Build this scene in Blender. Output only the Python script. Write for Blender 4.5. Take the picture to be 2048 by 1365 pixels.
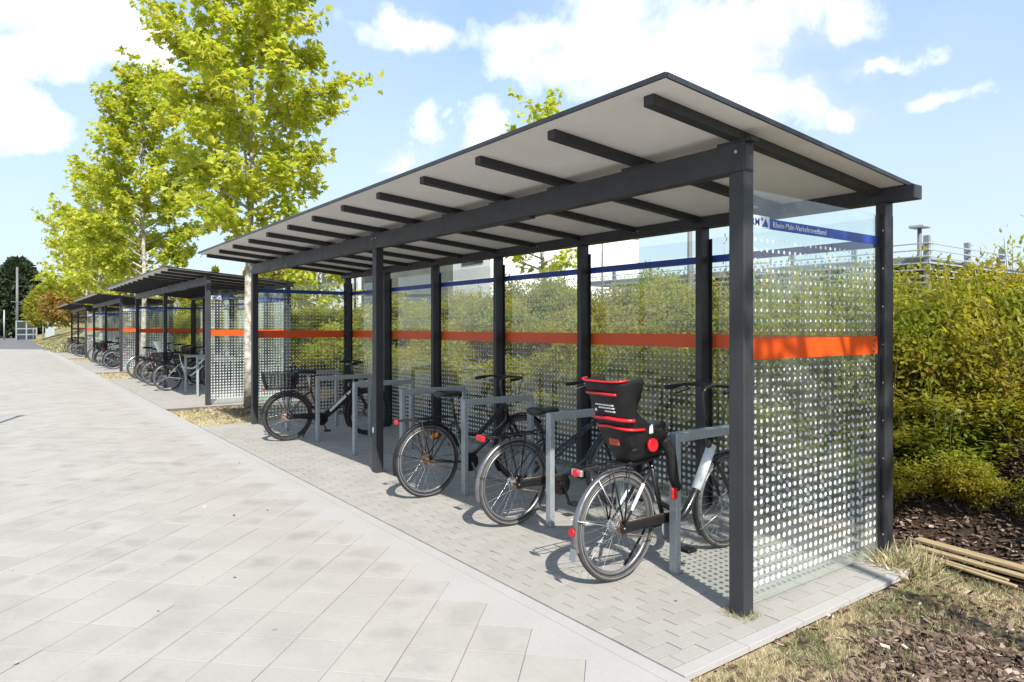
import bpy, math, random
import numpy as np
from mathutils import Vector, Matrix
random.seed(7); rng = np.random.default_rng(7)
sc = bpy.context.scene
for o in list(bpy.data.objects): bpy.data.objects.remove(o, do_unlink=True)
COL = sc.collection
PI = math.pi

# ------------------------------------------------------------------ camera, sky, sun, exposure
CAMX, CAMY, CAMH, HEAD = 2.2904, -3.296, 1.62, 2.5047
SUN_EL, SUN_AZ = math.radians(44.0), math.atan2(-0.312, 0.950)     # direction towards the sun
EXPOSURE = 1.42
SKY_STRENGTH = 0.14
SUN_STRENGTH = 2.95

cam = bpy.data.cameras.new('camera'); camo = bpy.data.objects.new('camera', cam); COL.objects.link(camo)
cam.sensor_width = 36.0; cam.lens = 1370.35 / 2048 * 36.0
cam.shift_y = -(653.8 - 682.5) / 2048.0 * -1.0
cam.clip_start = 0.05; cam.clip_end = 5000
camo.location = (CAMX, CAMY, CAMH)
camo.rotation_euler = (PI / 2, 0, HEAD - PI / 2)
sc.camera = camo

world = bpy.data.worlds.new('World'); sc.world = world; world.use_nodes = True
def build_world():
    nt = world.node_tree; N = nt.nodes; L = nt.links; N.clear()
    def mth(op, a, b=None, c=None, clamp=False):
        n = N.new('ShaderNodeMath'); n.operation = op; n.use_clamp = clamp
        for i, v in enumerate((a, b, c)):
            if v is None: continue
            if isinstance(v, (int, float)): n.inputs[i].default_value = v
            else: L.new(v, n.inputs[i])
        return n.outputs[0]
    sky = N.new('ShaderNodeTexSky'); sky.sky_type = 'NISHITA'; sky.sun_disc = False
    sky.sun_elevation = SUN_EL
    sky.sun_rotation = PI / 2 - SUN_AZ
    sky.altitude = 100; sky.air_density = 1.0; sky.dust_density = 1.0; sky.ozone_density = 1.2
    tc = N.new('ShaderNodeTexCoord'); sep = N.new('ShaderNodeSeparateXYZ'); L.new(tc.outputs['Generated'], sep.inputs[0])
    x, y, z = sep.outputs
    fw = (math.cos(HEAD), math.sin(HEAD)); rt = (fw[1], -fw[0])
    F = mth('ADD', mth('MULTIPLY', x, fw[0]), mth('MULTIPLY', y, fw[1]))
    R = mth('ADD', mth('MULTIPLY', x, rt[0]), mth('MULTIPLY', y, rt[1]))
    az = mth('ARCTAN2', R, F); el = mth('ARCSINE', z)
    blobs = [(-0.598,0.384,0.13,0.042),(-0.500,0.352,0.085,0.036),(-0.600,0.318,0.060,0.022),(-0.613,0.242,0.055,0.024),(-0.637,0.260,0.028,0.022),(0.026,0.400,0.088,0.028),(-0.010,0.378,0.044,0.032),(0.149,0.374,0.093,0.075),(0.070,0.352,0.080,0.038),(0.321,0.390,0.125,0.065),(0.301,0.338,0.113,0.056),(0.373,0.299,0.095,0.043),(0.446,0.384,0.053,0.034),(0.452,0.280,0.044,0.024),(0.199,0.320,0.084,0.045),(0.558,0.280,0.052,0.017),(0.510,0.331,0.050,0.016),(-0.130,0.268,0.030,0.042),(-0.155,0.233,0.039,0.015),(-0.043,0.290,0.035,0.042),(-0.141,0.405,0.079,0.030),
             (0.95,0.35,0.2,0.07),(1.3,0.22,0.15,0.05),(-0.95,0.3,0.2,0.08),(-1.35,0.4,0.22,0.08),(1.75,0.4,0.25,0.09),(-1.8,0.25,0.2,0.06),(2.3,0.25,0.2,0.06),(-2.4,0.45,0.25,0.09),(2.9,0.4,0.25,0.1),(0.2,0.75,0.2,0.09),(-0.6,0.85,0.2,0.08)]
    dn = N.new('ShaderNodeTexNoise'); dn.inputs['Scale'].default_value = 7.5; dn.inputs['Detail'].default_value = 5; dn.inputs['Roughness'].default_value = 0.6
    L.new(tc.outputs['Generated'], dn.inputs['Vector']); dsp = N.new('ShaderNodeSeparateXYZ'); L.new(dn.outputs[1], dsp.inputs[0])
    az = mth('ADD', az, mth('MULTIPLY', mth('SUBTRACT', dsp.outputs[0], 0.5), 0.16)); el = mth('ADD', el, mth('MULTIPLY', mth('SUBTRACT', dsp.outputs[1], 0.5), 0.11))
    m = None
    for a0, e0, ra, re in blobs:
        dx = mth('MULTIPLY', mth('SUBTRACT', az, a0), 1 / ra); dy = mth('MULTIPLY', mth('SUBTRACT', el, e0), 1 / re)
        q = mth('SUBTRACT', 1.0, mth('SQRT', mth('ADD', mth('MULTIPLY', dx, dx), mth('MULTIPLY', dy, dy))))
        m = q if m is None else mth('SMOOTH_MAX', m, q, 0.25)
    m = mth('MAXIMUM', m, -0.9)
    nz = N.new('ShaderNodeTexNoise'); nz.inputs['Scale'].default_value = 13; nz.inputs['Detail'].default_value = 9; nz.inputs['Roughness'].default_value = 0.58; nz.inputs['Distortion'].default_value = 0.35
    L.new(tc.outputs['Generated'], nz.inputs['Vector'])
    n1 = mth('SUBTRACT', nz.outputs[0], 0.5)
    val = mth('ADD', mth('ADD', mth('MULTIPLY', m, 1.0), 0.22), mth('MULTIPLY', n1, 2.4))
    cov = N.new('ShaderNodeMapRange'); cov.interpolation_type = 'SMOOTHSTEP'
    L.new(val, cov.inputs[0]); cov.inputs[1].default_value = 0.0; cov.inputs[2].default_value = 0.95
    hz = N.new('ShaderNodeMapRange'); L.new(z, hz.inputs[0]); hz.inputs[1].default_value = 0.0; hz.inputs[2].default_value = 0.9; hz.inputs[3].default_value = 0.92; hz.inputs[4].default_value = 0.45
    veil = N.new('ShaderNodeTexNoise'); veil.inputs['Scale'].default_value = 3.2; veil.inputs['Detail'].default_value = 5
    L.new(tc.outputs['Generated'], veil.inputs['Vector'])
    vc = N.new('ShaderNodeMapRange'); L.new(veil.outputs[0], vc.inputs[0]); vc.inputs[1].default_value = 0.35; vc.inputs[2].default_value = 0.8; vc.inputs[3].default_value = 0.0; vc.inputs[4].default_value = 0.8
    c2 = mth('MAXIMUM', mth('MULTIPLY', cov.outputs[0], 0.97), hz.outputs[0], clamp=True)
    up = mth('GREATER_THAN', z, 0.0)
    c2 = mth('MULTIPLY', c2, up)
    cl = N.new('ShaderNodeMix'); cl.data_type = 'RGBA'
    k = 1.0 / SKY_STRENGTH
    hc = N.new('ShaderNodeMix'); hc.data_type = 'RGBA'; hr = N.new('ShaderNodeMapRange'); L.new(z, hr.inputs[0]); hr.inputs[1].default_value = 0.0; hr.inputs[2].default_value = 0.42; L.new(hr.outputs[0], hc.inputs['Factor'])
    hc.inputs['A'].default_value = (0.262 * k, 0.310 * k, 0.358 * k, 1); hc.inputs['B'].default_value = (0.158 * k, 0.228 * k, 0.300 * k, 1)
    wv = N.new('ShaderNodeMix'); wv.data_type = 'RGBA'; L.new(mth('MULTIPLY', vc.outputs[0], 0.7), wv.inputs['Factor']); L.new(hc.outputs['Result'], wv.inputs['A']); wv.inputs['B'].default_value = (0.29 * k, 0.325 * k, 0.36 * k, 1)
    cm = N.new('ShaderNodeMix'); cm.data_type = 'RGBA'; L.new(cov.outputs[0], cm.inputs['Factor']); L.new(wv.outputs['Result'], cm.inputs['A']); cm.inputs['B'].default_value = (0.285 * k, 0.312 * k, 0.345 * k, 1)
    L.new(cm.outputs['Result'], cl.inputs['A']); cl.inputs['B'].default_value = (0.62 * k, 0.615 * k, 0.605 * k, 1)
    sh = N.new('ShaderNodeMapRange'); n3 = N.new('ShaderNodeTexNoise'); n3.inputs['Scale'].default_value = 5.5; n3.inputs['Detail'].default_value = 6; L.new(tc.outputs['Generated'], n3.inputs['Vector'])
    L.new(mth('ADD', val, mth('MULTIPLY', mth('SUBTRACT', n3.outputs[0], 0.5), 3.2)), sh.inputs[0]); sh.inputs[1].default_value = 0.15; sh.inputs[2].default_value = 1.25
    L.new(sh.outputs[0], cl.inputs['Factor'])
    mx = N.new('ShaderNodeMix'); mx.data_type = 'RGBA'; L.new(c2, mx.inputs['Factor']); L.new(sky.outputs[0], mx.inputs['A']); L.new(cl.outputs['Result'], mx.inputs['B'])
    bg = N.new('ShaderNodeBackground'); bg.inputs[1].default_value = SKY_STRENGTH; L.new(mx.outputs['Result'], bg.inputs[0])
    out = N.new('ShaderNodeOutputWorld'); L.new(bg.outputs[0], out.inputs[0])
build_world()
sun = bpy.data.lights.new('sun', 'SUN'); sun.energy = SUN_STRENGTH; sun.angle = math.radians(0.5); sun.color = (1.0, 0.945, 0.86)
suno = bpy.data.objects.new('sun', sun); COL.objects.link(suno)
sd = Vector((math.cos(SUN_AZ) * math.cos(SUN_EL), math.sin(SUN_AZ) * math.cos(SUN_EL), math.sin(SUN_EL)))
suno.rotation_euler = (-sd).to_track_quat('-Z', 'Y').to_euler(); suno.location = (0, 0, 30)
sc.view_settings.view_transform = 'Standard'; sc.view_settings.look = 'None'
sc.view_settings.exposure = EXPOSURE; sc.view_settings.gamma = 1.0; sc.view_settings.use_curve_mapping = False
sc.cycles.max_bounces = 10; sc.cycles.transparent_max_bounces = 24; sc.cycles.use_denoising = True
sc.cycles.caustics_reflective = False; sc.cycles.caustics_refractive = False

# ------------------------------------------------------------------ materials
MATS = {}
class NT:
    def __init__(s, name):
        s.m = bpy.data.materials.new(name); s.m.use_nodes = True
        s.nt = s.m.node_tree; s.N = s.nt.nodes; s.L = s.nt.links; s.N.clear()
        s.out = s.N.new('ShaderNodeOutputMaterial'); MATS[name] = s.m
    def n(s, t, **k):
        n = s.N.new(t)
        for a, v in k.items(): setattr(n, a, v)
        return n
    def set(s, sock, v):
        if isinstance(v, (int, float)): sock.default_value = v
        elif isinstance(v, tuple): sock.default_value = v if len(v) != 3 or sock.type == 'VECTOR' else (*v, 1)
        else: s.L.new(v, sock)
    def math(s, op, a, b=0.0, clamp=False):
        n = s.n('ShaderNodeMath', operation=op, use_clamp=clamp); s.set(n.inputs[0], a); s.set(n.inputs[1], b); return n.outputs[0]
    def coord(s, w='Object'): return s.n('ShaderNodeTexCoord').outputs[w]
    def pos(s): return s.n('ShaderNodeNewGeometry').outputs['Position']
    def noise(s, scale, detail=4, rough=0.5, vec=None, out=0):
        n = s.n('ShaderNodeTexNoise'); n.inputs['Scale'].default_value = scale; n.inputs['Detail'].default_value = detail; n.inputs['Roughness'].default_value = rough
        s.L.new(vec if vec is not None else s.pos(), n.inputs['Vector']); return n.outputs[out]
    def ramp(s, fac, stops):
        n = s.n('ShaderNodeValToRGB'); e = n.color_ramp.elements
        while len(e) < len(stops): e.new(0.5)
        for k, (p, c) in enumerate(stops): e[k].position = p; e[k].color = (*c, 1) if len(c) == 3 else c
        s.L.new(fac, n.inputs[0]); return n.outputs[0]
    def rng(s, v, a, b, c, d):
        n = s.n('ShaderNodeMapRange'); s.set(n.inputs[0], v)
        for i, q in enumerate((a, b, c, d)): n.inputs[i + 1].default_value = q
        return n.outputs[0]
    def mix(s, f, a, b, mode='MIX'):
        n = s.n('ShaderNodeMix', data_type='RGBA', blend_type=mode); s.set(n.inputs['Factor'], f); s.set(n.inputs['A'], a); s.set(n.inputs['B'], b); return n.outputs['Result']
    def attr(s, name='tint'): return s.n('ShaderNodeAttribute', attribute_name=name).outputs['Fac']
    def bump(s, h, st, dist=0.01):
        n = s.n('ShaderNodeBump'); n.inputs['Strength'].default_value = st; n.inputs['Distance'].default_value = dist; s.L.new(h, n.inputs['Height']); return n.outputs[0]
    def bsdf(s, col, rough=0.6, metal=0.0, bump=None, spec=0.5, coat=0.0):
        b = s.n('ShaderNodeBsdfPrincipled'); s.set(b.inputs['Base Color'], col); s.set(b.inputs['Roughness'], rough); s.set(b.inputs['Metallic'], metal)
        b.inputs['Specular IOR Level'].default_value = spec; b.inputs['Coat Weight'].default_value = coat
        if bump is not None: s.L.new(bump, b.inputs['Normal'])
        return b.outputs[0]
    def end(s, sh): s.L.new(sh, s.out.inputs[0]); return s.m

def paint(name, col, rough=0.45, metal=0.0, var=0.25, scale=6.0, spec=0.5, bump=0.0, coat=0.0):
    t = NT(name); nz = t.noise(scale, 6, 0.6); d = tuple(c * (1 - var) for c in col); u = tuple(min(1, c * (1 + var)) for c in col)
    c = t.mix(t.rng(nz, 0.3, 0.7, 0, 1), d, u)
    r = t.rng(t.noise(scale * 3, 5), 0.3, 0.7, max(0.05, rough - 0.1), min(1, rough + 0.1))
    b = t.bump(t.noise(220, 2), bump, 0.002) if bump else None
    return t.end(t.bsdf(c, r, metal, b, spec, coat))
M_STEEL = paint('dark_painted_steel', (0.029, 0.031, 0.036), 0.5, 0, 0.16, 3, 0.42, 0.12)
M_GASKET = paint('black_gasket', (0.010, 0.010, 0.011), 0.55, 0, 0.2)
M_BOLT = paint('bolt_steel', (0.45, 0.45, 0.45), 0.35, 0.9)
M_ROOFEDGE = paint('roof_edge_black', (0.020, 0.022, 0.026), 0.4)
def m_roof():
    t = NT('roof_underside'); p = t.pos()
    c = t.mix(t.rng(t.noise(1.7, 7, 0.68), 0.32, 0.68, 0, 1), (0.70, 0.69, 0.67), (0.80, 0.79, 0.77))
    return t.end(t.bsdf(c, 0.5, 0, t.bump(t.noise(60, 3), 0.05, 0.003)))
M_ROOF = m_roof()
def m_galv():
    t = NT('galvanised_steel'); v = t.n('ShaderNodeTexVoronoi'); v.inputs['Scale'].default_value = 55; t.L.new(t.pos(), v.inputs['Vector'])
    f = t.rng(v.outputs['Color'], 0, 1, 0, 1)
    c = t.mix(t.math('ADD', t.math('MULTIPLY', f, 0.5), t.math('MULTIPLY', t.noise(7, 5, .6), 0.5)), (0.24, 0.27, 0.285), (0.40, 0.43, 0.445))
    return t.end(t.bsdf(c, t.rng(t.noise(14, 4), .3, .7, 0.42, 0.62), 0.35))
M_GALV = m_galv()
def m_glass():
    t = NT('dotted_glass'); sp = t.n('ShaderNodeSeparateXYZ'); t.L.new(t.coord('Object'), sp.inputs[0]); X, Y, Z = sp.outputs
    P = 0.0583
    fx = t.math('SUBTRACT', t.math('FRACT', t.math('DIVIDE', t.math('ADD', X, 0.012), P)), 0.5)
    fz = t.math('SUBTRACT', t.math('FRACT', t.math('DIVIDE', t.math('SUBTRACT', Z, 0.111), P)), 0.5)
    r2 = t.math('SQRT', t.math('ADD', t.math('MULTIPLY', fx, fx), t.math('MULTIPLY', fz, fz)))
    rlow = t.rng(Z, 0.14, 1.40, 0.310, 0.135); rhi = t.rng(Z, 1.60, 2.15, 0.130, 0.185)
    sel = t.math('GREATER_THAN', Z, 1.48)
    rad = t.math('ADD', t.math('MULTIPLY', rlow, t.math('SUBTRACT', 1.0, sel)), t.math('MULTIPLY', rhi, sel))
    dot = t.math('LESS_THAN', r2, rad)
    ok = t.math('MULTIPLY', t.math('GREATER_THAN', Z, 0.111), t.math('LESS_THAN', Z, 2.155))
    notband = t.math('GREATER_THAN', t.math('ABSOLUTE', t.math('SUBTRACT', Z, 1.491)), 0.10)
    dot = t.math('MULTIPLY', t.math('MULTIPLY', t.math('MULTIPLY', dot, ok), notband), t.math('MULTIPLY', t.math('LESS_THAN', Y, 0.005), 0.88))
    tr = t.n('ShaderNodeBsdfTransparent'); tr.inputs[0].default_value = (0.955, 0.985, 0.97, 1)
    gl = t.n('ShaderNodeBsdfGlossy'); gl.inputs['Roughness'].default_value = 0.0; gl.inputs[0].default_value = (1, 1, 1, 1)
    fr = t.n('ShaderNodeFresnel'); fr.inputs[0].default_value = 1.5
    bk = t.n('ShaderNodeNewGeometry').outputs['Backfacing']
    g = t.n('ShaderNodeMixShader'); t.L.new(t.math('MULTIPLY', t.math('MULTIPLY', fr.outputs[0], 1.5, True), t.math('SUBTRACT', 1.0, bk)), g.inputs[0]); t.L.new(tr.outputs[0], g.inputs[1]); t.L.new(gl.outputs[0], g.inputs[2])
    df = t.n('ShaderNodeBsdfDiffuse'); df.inputs[0].default_value = (0.80, 0.83, 0.83, 1)
    tl = t.n('ShaderNodeBsdfTranslucent'); tl.inputs[0].default_value = (0.72, 0.80, 0.80, 1)
    d = t.n('ShaderNodeMixShader'); d.inputs[0].default_value = 0.30; t.L.new(df.outputs[0], d.inputs[1]); t.L.new(tl.outputs[0], d.inputs[2])
    haze_dirt = t.n('ShaderNodeBsdfDiffuse'); haze_dirt.inputs[0].default_value = (0.70, 0.76, 0.72, 1)  # pale sky-reflection haze painted into the pane as a film, plus dirt near the bottom
    dm = t.n('ShaderNodeMixShader'); t.L.new(t.math('MULTIPLY', t.math('ADD', t.rng(t.noise(2.3, 6, .65), .35, .75, .02, .075), t.rng(Z, .03, .5, .10, 0)), t.math('LESS_THAN', Y, 0.005)), dm.inputs[0]); t.L.new(g.outputs[0], dm.inputs[1]); t.L.new(haze_dirt.outputs[0], dm.inputs[2])
    m = t.n('ShaderNodeMixShader'); t.L.new(dot, m.inputs[0]); t.L.new(dm.outputs[0], m.inputs[1]); t.L.new(d.outputs[0], m.inputs[2])
    return t.end(m.outputs[0])
M_GLASS = m_glass()
def m_film(name, col, tr=0.35):
    t = NT(name); c = t.mix(t.rng(t.noise(4, 4), .3, .7, 0, 1), tuple(q * .9 for q in col), col)
    df = t.bsdf(c, 0.35); tl = t.n('ShaderNodeBsdfTranslucent'); t.L.new(c, tl.inputs[0])
    m = t.n('ShaderNodeMixShader'); m.inputs[0].default_value = tr; t.L.new(df, m.inputs[1]); t.L.new(tl.outputs[0], m.inputs[2]); return t.end(m.outputs[0])
M_ORANGE = m_film('orange_film', (0.80, 0.095, 0.014), 0.14)
M_BLUE = m_film('blue_film', (0.016, 0.06, 0.36), 0.15)
M_WHITEFILM = m_film('white_film', (0.75, 0.80, 0.80), 0.3)
M_EMBLEM = paint('olive_emblem', (0.10, 0.10, 0.05), 0.5)
M_BLACK = paint('black_frame_paint', (0.012, 0.012, 0.014), 0.28, 0, 0.2, 8, 0.5, 0, 0.4)
M_NAVY = paint('navy_frame_paint', (0.012, 0.018, 0.032), 0.25, 0, 0.2, 8, 0.5, 0, 0.5)
M_SILVERP = paint('silver_frame_paint', (0.76, 0.78, 0.79), 0.3, 0.0, 0.06, 8)
M_WHITEP = paint('white_paint', (0.75, 0.75, 0.74), 0.4, 0, 0.05)
M_REDP = paint('red_plastic', (0.55, 0.012, 0.02), 0.35, 0, 0.15)
M_ORREF = paint('orange_reflector', (0.85, 0.22, 0.02), 0.25, 0, 0.15, 60)
M_PLASTIC = paint('black_plastic', (0.011, 0.011, 0.012), 0.5, 0, 0.25, 15, 0.28)
M_RUBBER = paint('tyre_rubber', (0.026, 0.025, 0.024), 0.8, 0, 0.35, 14)
M_DUSTY = paint('dusty_tyre_rubber', (0.058, 0.055, 0.051), 0.85, 0, 0.3, 14)
M_CHROME = paint('bright_metal', (0.60, 0.60, 0.61), 0.28, 0.9, 0.1)
M_GUARD = paint('dull_mudguard_metal', (0.20, 0.205, 0.215), 0.35, 0.7, 0.3)
M_RIM = paint('alloy_rim', (0.22, 0.22, 0.23), 0.42, 0.7, 0.1)
M_RUST = paint('brown_worn_hub', (0.20, 0.13, 0.085), 0.5, 0.6, 0.4, 40)
M_LEATHER = paint('saddle_vinyl', (0.016, 0.017, 0.019), 0.55, 0, 0.3, 20)
M_BEIGE = paint('white_seat_shell', (0.62, 0.68, 0.66), 0.4, 0, 0.08)
M_GREEN = paint('green_paint', (0.03, 0.10, 0.05), 0.3, 0, 0.1)
M_PINK = paint('maroon_paint', (0.18, 0.03, 0.05), 0.3, 0, 0.1)
M_WOOD = None
def m_concrete(name, lo, hi, stain=0.0, tint=0.12, blot=(0.40, 0.40, 0.39), centre=0.0):
    t = NT(name); p = t.pos(); tn = t.attr()
    f = t.math('ADD', t.math('MULTIPLY', t.noise(2.2, 6, .6), 0.5), t.math('MULTIPLY', t.noise(38, 4, .7), 0.5))
    c = t.mix(t.rng(f, 0.32, 0.68, 0, 1), lo, hi)
    c = t.mix(t.math('MULTIPLY', t.math('SUBTRACT', 1.0, tn), tint * 2, True), c, tuple(q * .55 for q in lo))
    if stain:
        s = t.math('MULTIPLY', t.rng(t.noise(2.6, 3, .55), 0.50, 0.72, 0, 1), stain, True)
        s = t.math('MULTIPLY', s, t.rng(t.noise(0.33, 2), .42, .6, 0.25, 1.0))
        c = t.mix(s, c, blot)
    if centre:                                   # damp patch in the middle of single flagstones
        ln = t.n('ShaderNodeVectorMath', operation='LENGTH'); ad = t.n('ShaderNodeVectorMath', operation='ADD'); t.L.new(t.coord('Object'), ad.inputs[0])
        w = t.n('ShaderNodeVectorMath', operation='SCALE'); w.inputs['Scale'].default_value = .42
        sb = t.n('ShaderNodeVectorMath', operation='SUBTRACT'); t.L.new(t.noise(4.5, 3, .6, None, 1), sb.inputs[0]); sb.inputs[1].default_value = (.5, .5, .5)
        t.L.new(sb.outputs[0], w.inputs[0]); t.L.new(w.outputs[0], ad.inputs[1]); t.L.new(ad.outputs[0], ln.inputs[0])
        rn = t.n('ShaderNodeObjectInfo').outputs['Random']
        s = t.math('MULTIPLY', t.rng(ln.outputs['Value'], 0.03, 0.135, 1, 0), t.rng(rn, 0.35, 1.0, 0.0, centre), True)
        c = t.mix(s, c, blot)
    if stain:                                    # old gum and grit spots
        gv = t.n('ShaderNodeTexVoronoi'); gv.inputs['Scale'].default_value = 3.3; t.L.new(p, gv.inputs['Vector']); gr_ = t.rng(gv.outputs['Color'], 0.1, 0.9, 0.0, 0.055)
        c = t.mix(t.math('MULTIPLY', t.math('LESS_THAN', gv.outputs['Distance'], gr_), 0.35), c, (0.10, 0.098, 0.095))
    sp = t.n('ShaderNodeTexVoronoi'); sp.inputs['Scale'].default_value = 420; t.L.new(p, sp.inputs['Vector'])
    c = t.mix(t.math('MULTIPLY', t.rng(sp.outputs['Distance'], 0.0, 0.35, 1, 0), 0.10), c, (0.12, 0.11, 0.1))
    h = t.math('ADD', t.noise(160, 4, .7), t.math('MULTIPLY', t.noise(12, 3), 0.6))
    return t.end(t.bsdf(c, 0.82, 0, t.bump(h, 0.25, 0.003), 0.3))
M_SLAB = m_concrete('slab_concrete', (0.326, 0.309, 0.282), (0.386, 0.367, 0.338), 0.50, 0.13, (0.20, 0.193, 0.183))
M_SLABN = m_concrete('near_slab_concrete', (0.326, 0.309, 0.282), (0.386, 0.367, 0.338), 0.30, 0.13, (0.185, 0.178, 0.168), 0.45)
M_KERB = m_concrete('pale_edge_concrete', (0.333, 0.322, 0.307), (0.385, 0.374, 0.359), 0.1, 0.08)
M_PAVER = m_concrete('paver_concrete', (0.300, 0.289, 0.265), (0.363, 0.347, 0.320), 0.2, 0.17, (0.226, 0.215, 0.195))
M_JOINT2 = m_concrete('dark_joint_sand', (0.075, 0.07, 0.06), (0.13, 0.12, 0.10), 0.2, 0.0)
M_JOINT = m_concrete('joint_sand', (0.160, 0.148, 0.128), (0.232, 0.216, 0.188), 0.2, 0.0)
def m_asphalt():
    t = NT('asphalt'); c = t.ramp(t.noise(3, 8, .75), [(0.3, (0.10, 0.10, 0.103)), (0.7, (0.16, 0.16, 0.163))])
    return t.end(t.bsdf(c, 0.8, 0, t.bump(t.noise(120, 3), .3, .004)))
M_ASPHALT = m_asphalt()
def m_earth():
    t = NT('dry_lawn_soil'); a = t.noise(1.1, 6, .65); b = t.noise(22, 5, .7)
    c = t.ramp(t.math('ADD', t.math('MULTIPLY', a, .5), t.math('MULTIPLY', b, .5)), [(0.32, (0.10, 0.075, 0.045)), (0.47, (0.36, 0.28, 0.17)), (0.58, (0.48, 0.39, 0.25)), (0.68, (0.15, 0.16, 0.055))])
    return t.end(t.bsdf(c, 0.95, 0, t.bump(t.noise(45, 6, .7), .8, .02), .2))
M_EARTH = m_earth()
def m_bank():
    t = NT('bark_mulch_soil'); b = t.noise(30, 6, .75)
    c = t.ramp(b, [(0.3, (0.020, 0.013, 0.009)), (0.5, (0.055, 0.036, 0.025)), (0.7, (0.11, 0.075, 0.052))])
    return t.end(t.bsdf(c, 0.95, 0, t.bump(t.noise(40, 6, .75), 1.0, .03), .2))
M_BANK = m_bank()
def m_drybank():
    t = NT('dry_grass_bank'); a = t.noise(0.6, 5, .6); b = t.noise(9, 5, .7)
    c = t.ramp(t.math('ADD', t.math('MULTIPLY', a, .55), t.math('MULTIPLY', b, .45)), [(0.35, (0.07, 0.085, 0.025)), (0.48, (0.19, 0.17, 0.07)), (0.6, (0.34, 0.27, 0.15))])
    return t.end(t.bsdf(c, 0.95, 0, t.bump(t.noise(14, 5), .6, .05), .2))
M_DRYBANK = m_drybank()
def m_leaf(name, stops, trans=0.45, tmul=1.25, ovar=0.0):
    t = NT(name); c = t.ramp(t.math('ADD', t.attr(), t.math('MULTIPLY', t.math('SUBTRACT', t.n('ShaderNodeObjectInfo').outputs['Random'], 0.5), ovar)), stops)
    c = t.mix(0.35, c, t.mix(t.rng(t.noise(2.0, 3), .3, .7, 0, 1), stops[0][1], stops[-1][1]))
    df = t.bsdf(c, 0.5, 0, None, 0.35); tl = t.n('ShaderNodeBsdfTranslucent')
    cm = t.n('ShaderNodeVectorMath', operation='MULTIPLY'); t.L.new(c, cm.inputs[0]); cm.inputs[1].default_value = (tmul * 1.05, tmul, tmul * 0.55); t.L.new(cm.outputs[0], tl.inputs[0])
    m = t.n('ShaderNodeMixShader'); m.inputs[0].default_value = trans; t.L.new(df, m.inputs[1]); t.L.new(tl.outputs[0], m.inputs[2]); return t.end(m.outputs[0])
M_PLANE = m_leaf('plane_leaf', [(0.0, (0.20, 0.29, 0.020)), (0.35, (0.37, 0.45, 0.030)), (0.75, (0.52, 0.55, 0.045)), (0.93, (0.60, 0.54, 0.06)), (1.0, (0.60, 0.50, 0.12))], 0.5, 1.5)
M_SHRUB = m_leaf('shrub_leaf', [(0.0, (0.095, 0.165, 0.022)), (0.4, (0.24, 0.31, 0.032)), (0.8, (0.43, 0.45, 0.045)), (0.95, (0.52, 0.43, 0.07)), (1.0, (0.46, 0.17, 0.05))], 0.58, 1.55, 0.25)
M_DARKLEAF = m_leaf('conifer_needle', [(0.0, (0.020, 0.040, 0.024)), (0.6, (0.048, 0.078, 0.040)), (1.0, (0.10, 0.12, 0.055))], 0.2)
M_AUTUMN = m_leaf('autumn_leaf', [(0.0, (0.11, 0.14, 0.03)), (0.55, (0.22, 0.22, 0.045)), (0.85, (0.34, 0.22, 0.06)), (1.0, (0.62, 0.17, 0.03))], 0.4)
M_GRASS = m_leaf('dry_grass_blade', [(0.0, (0.07, 0.11, 0.022)), (0.30, (0.14, 0.17, 0.04)), (0.42, (0.50, 0.41, 0.26)), (1.0, (0.74, 0.64, 0.47))], 0.3)
def m_bark():
    t = NT('plane_bark'); a = t.noise(9, 5, .6)
    c = t.ramp(a, [(0.36, (0.19, 0.17, 0.135)), (0.5, (0.36, 0.335, 0.285)), (0.64, (0.52, 0.50, 0.44))])
    return t.end(t.bsdf(c, 0.85, 0, t.bump(t.noise(30, 5), .4, .01), .3))
M_BARK = m_bark()
M_TWIG = paint('shrub_twig', (0.12, 0.085, 0.045), 0.8, 0, 0.4, 20)
def m_chip():
    t = NT('bark_chip'); c = t.ramp(t.attr(), [(0.0, (0.035, 0.023, 0.017)), (0.4, (0.11, 0.072, 0.052)), (0.7, (0.24, 0.175, 0.135)), (1.0, (0.55, 0.48, 0.41))])
    return t.end(t.bsdf(c, 0.85, 0, None, .25))
M_CHIP = m_chip()
def m_wood():
    t = NT('weathered_plank'); mp = t.n('ShaderNodeMapping'); t.L.new(t.coord('Object'), mp.inputs[0]); mp.inputs['Scale'].default_value = (3, 60, 60)
    c = t.ramp(t.noise(1, 6, .6, mp.outputs[0]), [(0.25, (0.13, 0.095, 0.06)), (0.5, (0.31, 0.235, 0.135)), (0.75, (0.47, 0.37, 0.22))])
    return t.end(t.bsdf(c, 0.8, 0, None, .3))
M_WOOD = m_wood()
M_LAMELLA = paint('pale_metal_slat', (0.36, 0.40, 0.44), 0.45, 0.2, 0.08)
M_WALLW = paint('white_wall', (0.74, 0.74, 0.73), 0.7, 0, 0.05, 1.0)
M_WALLG = paint('grey_wall', (0.20, 0.22, 0.24), 0.7, 0, 0.15, 1.0)
M_MAST = paint('weathered_mast_grey', (0.13, 0.135, 0.135), 0.6, 0, 0.15, 2.0)
M_KIOSK = paint('weathered_kiosk_paint', (0.22, 0.24, 0.25), 0.6, 0, 0.2, 2.0)
M_SLATE = paint('dark_cladding', (0.055, 0.062, 0.055), 0.6, 0, 0.2, 1.0)
M_WINDOW = paint('dark_window_glass', (0.03, 0.04, 0.05), 0.12, 0, 0.3, 1)
M_SIGNBLUE = paint('blue_sign', (0.03, 0.22, 0.60), 0.4)

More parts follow.
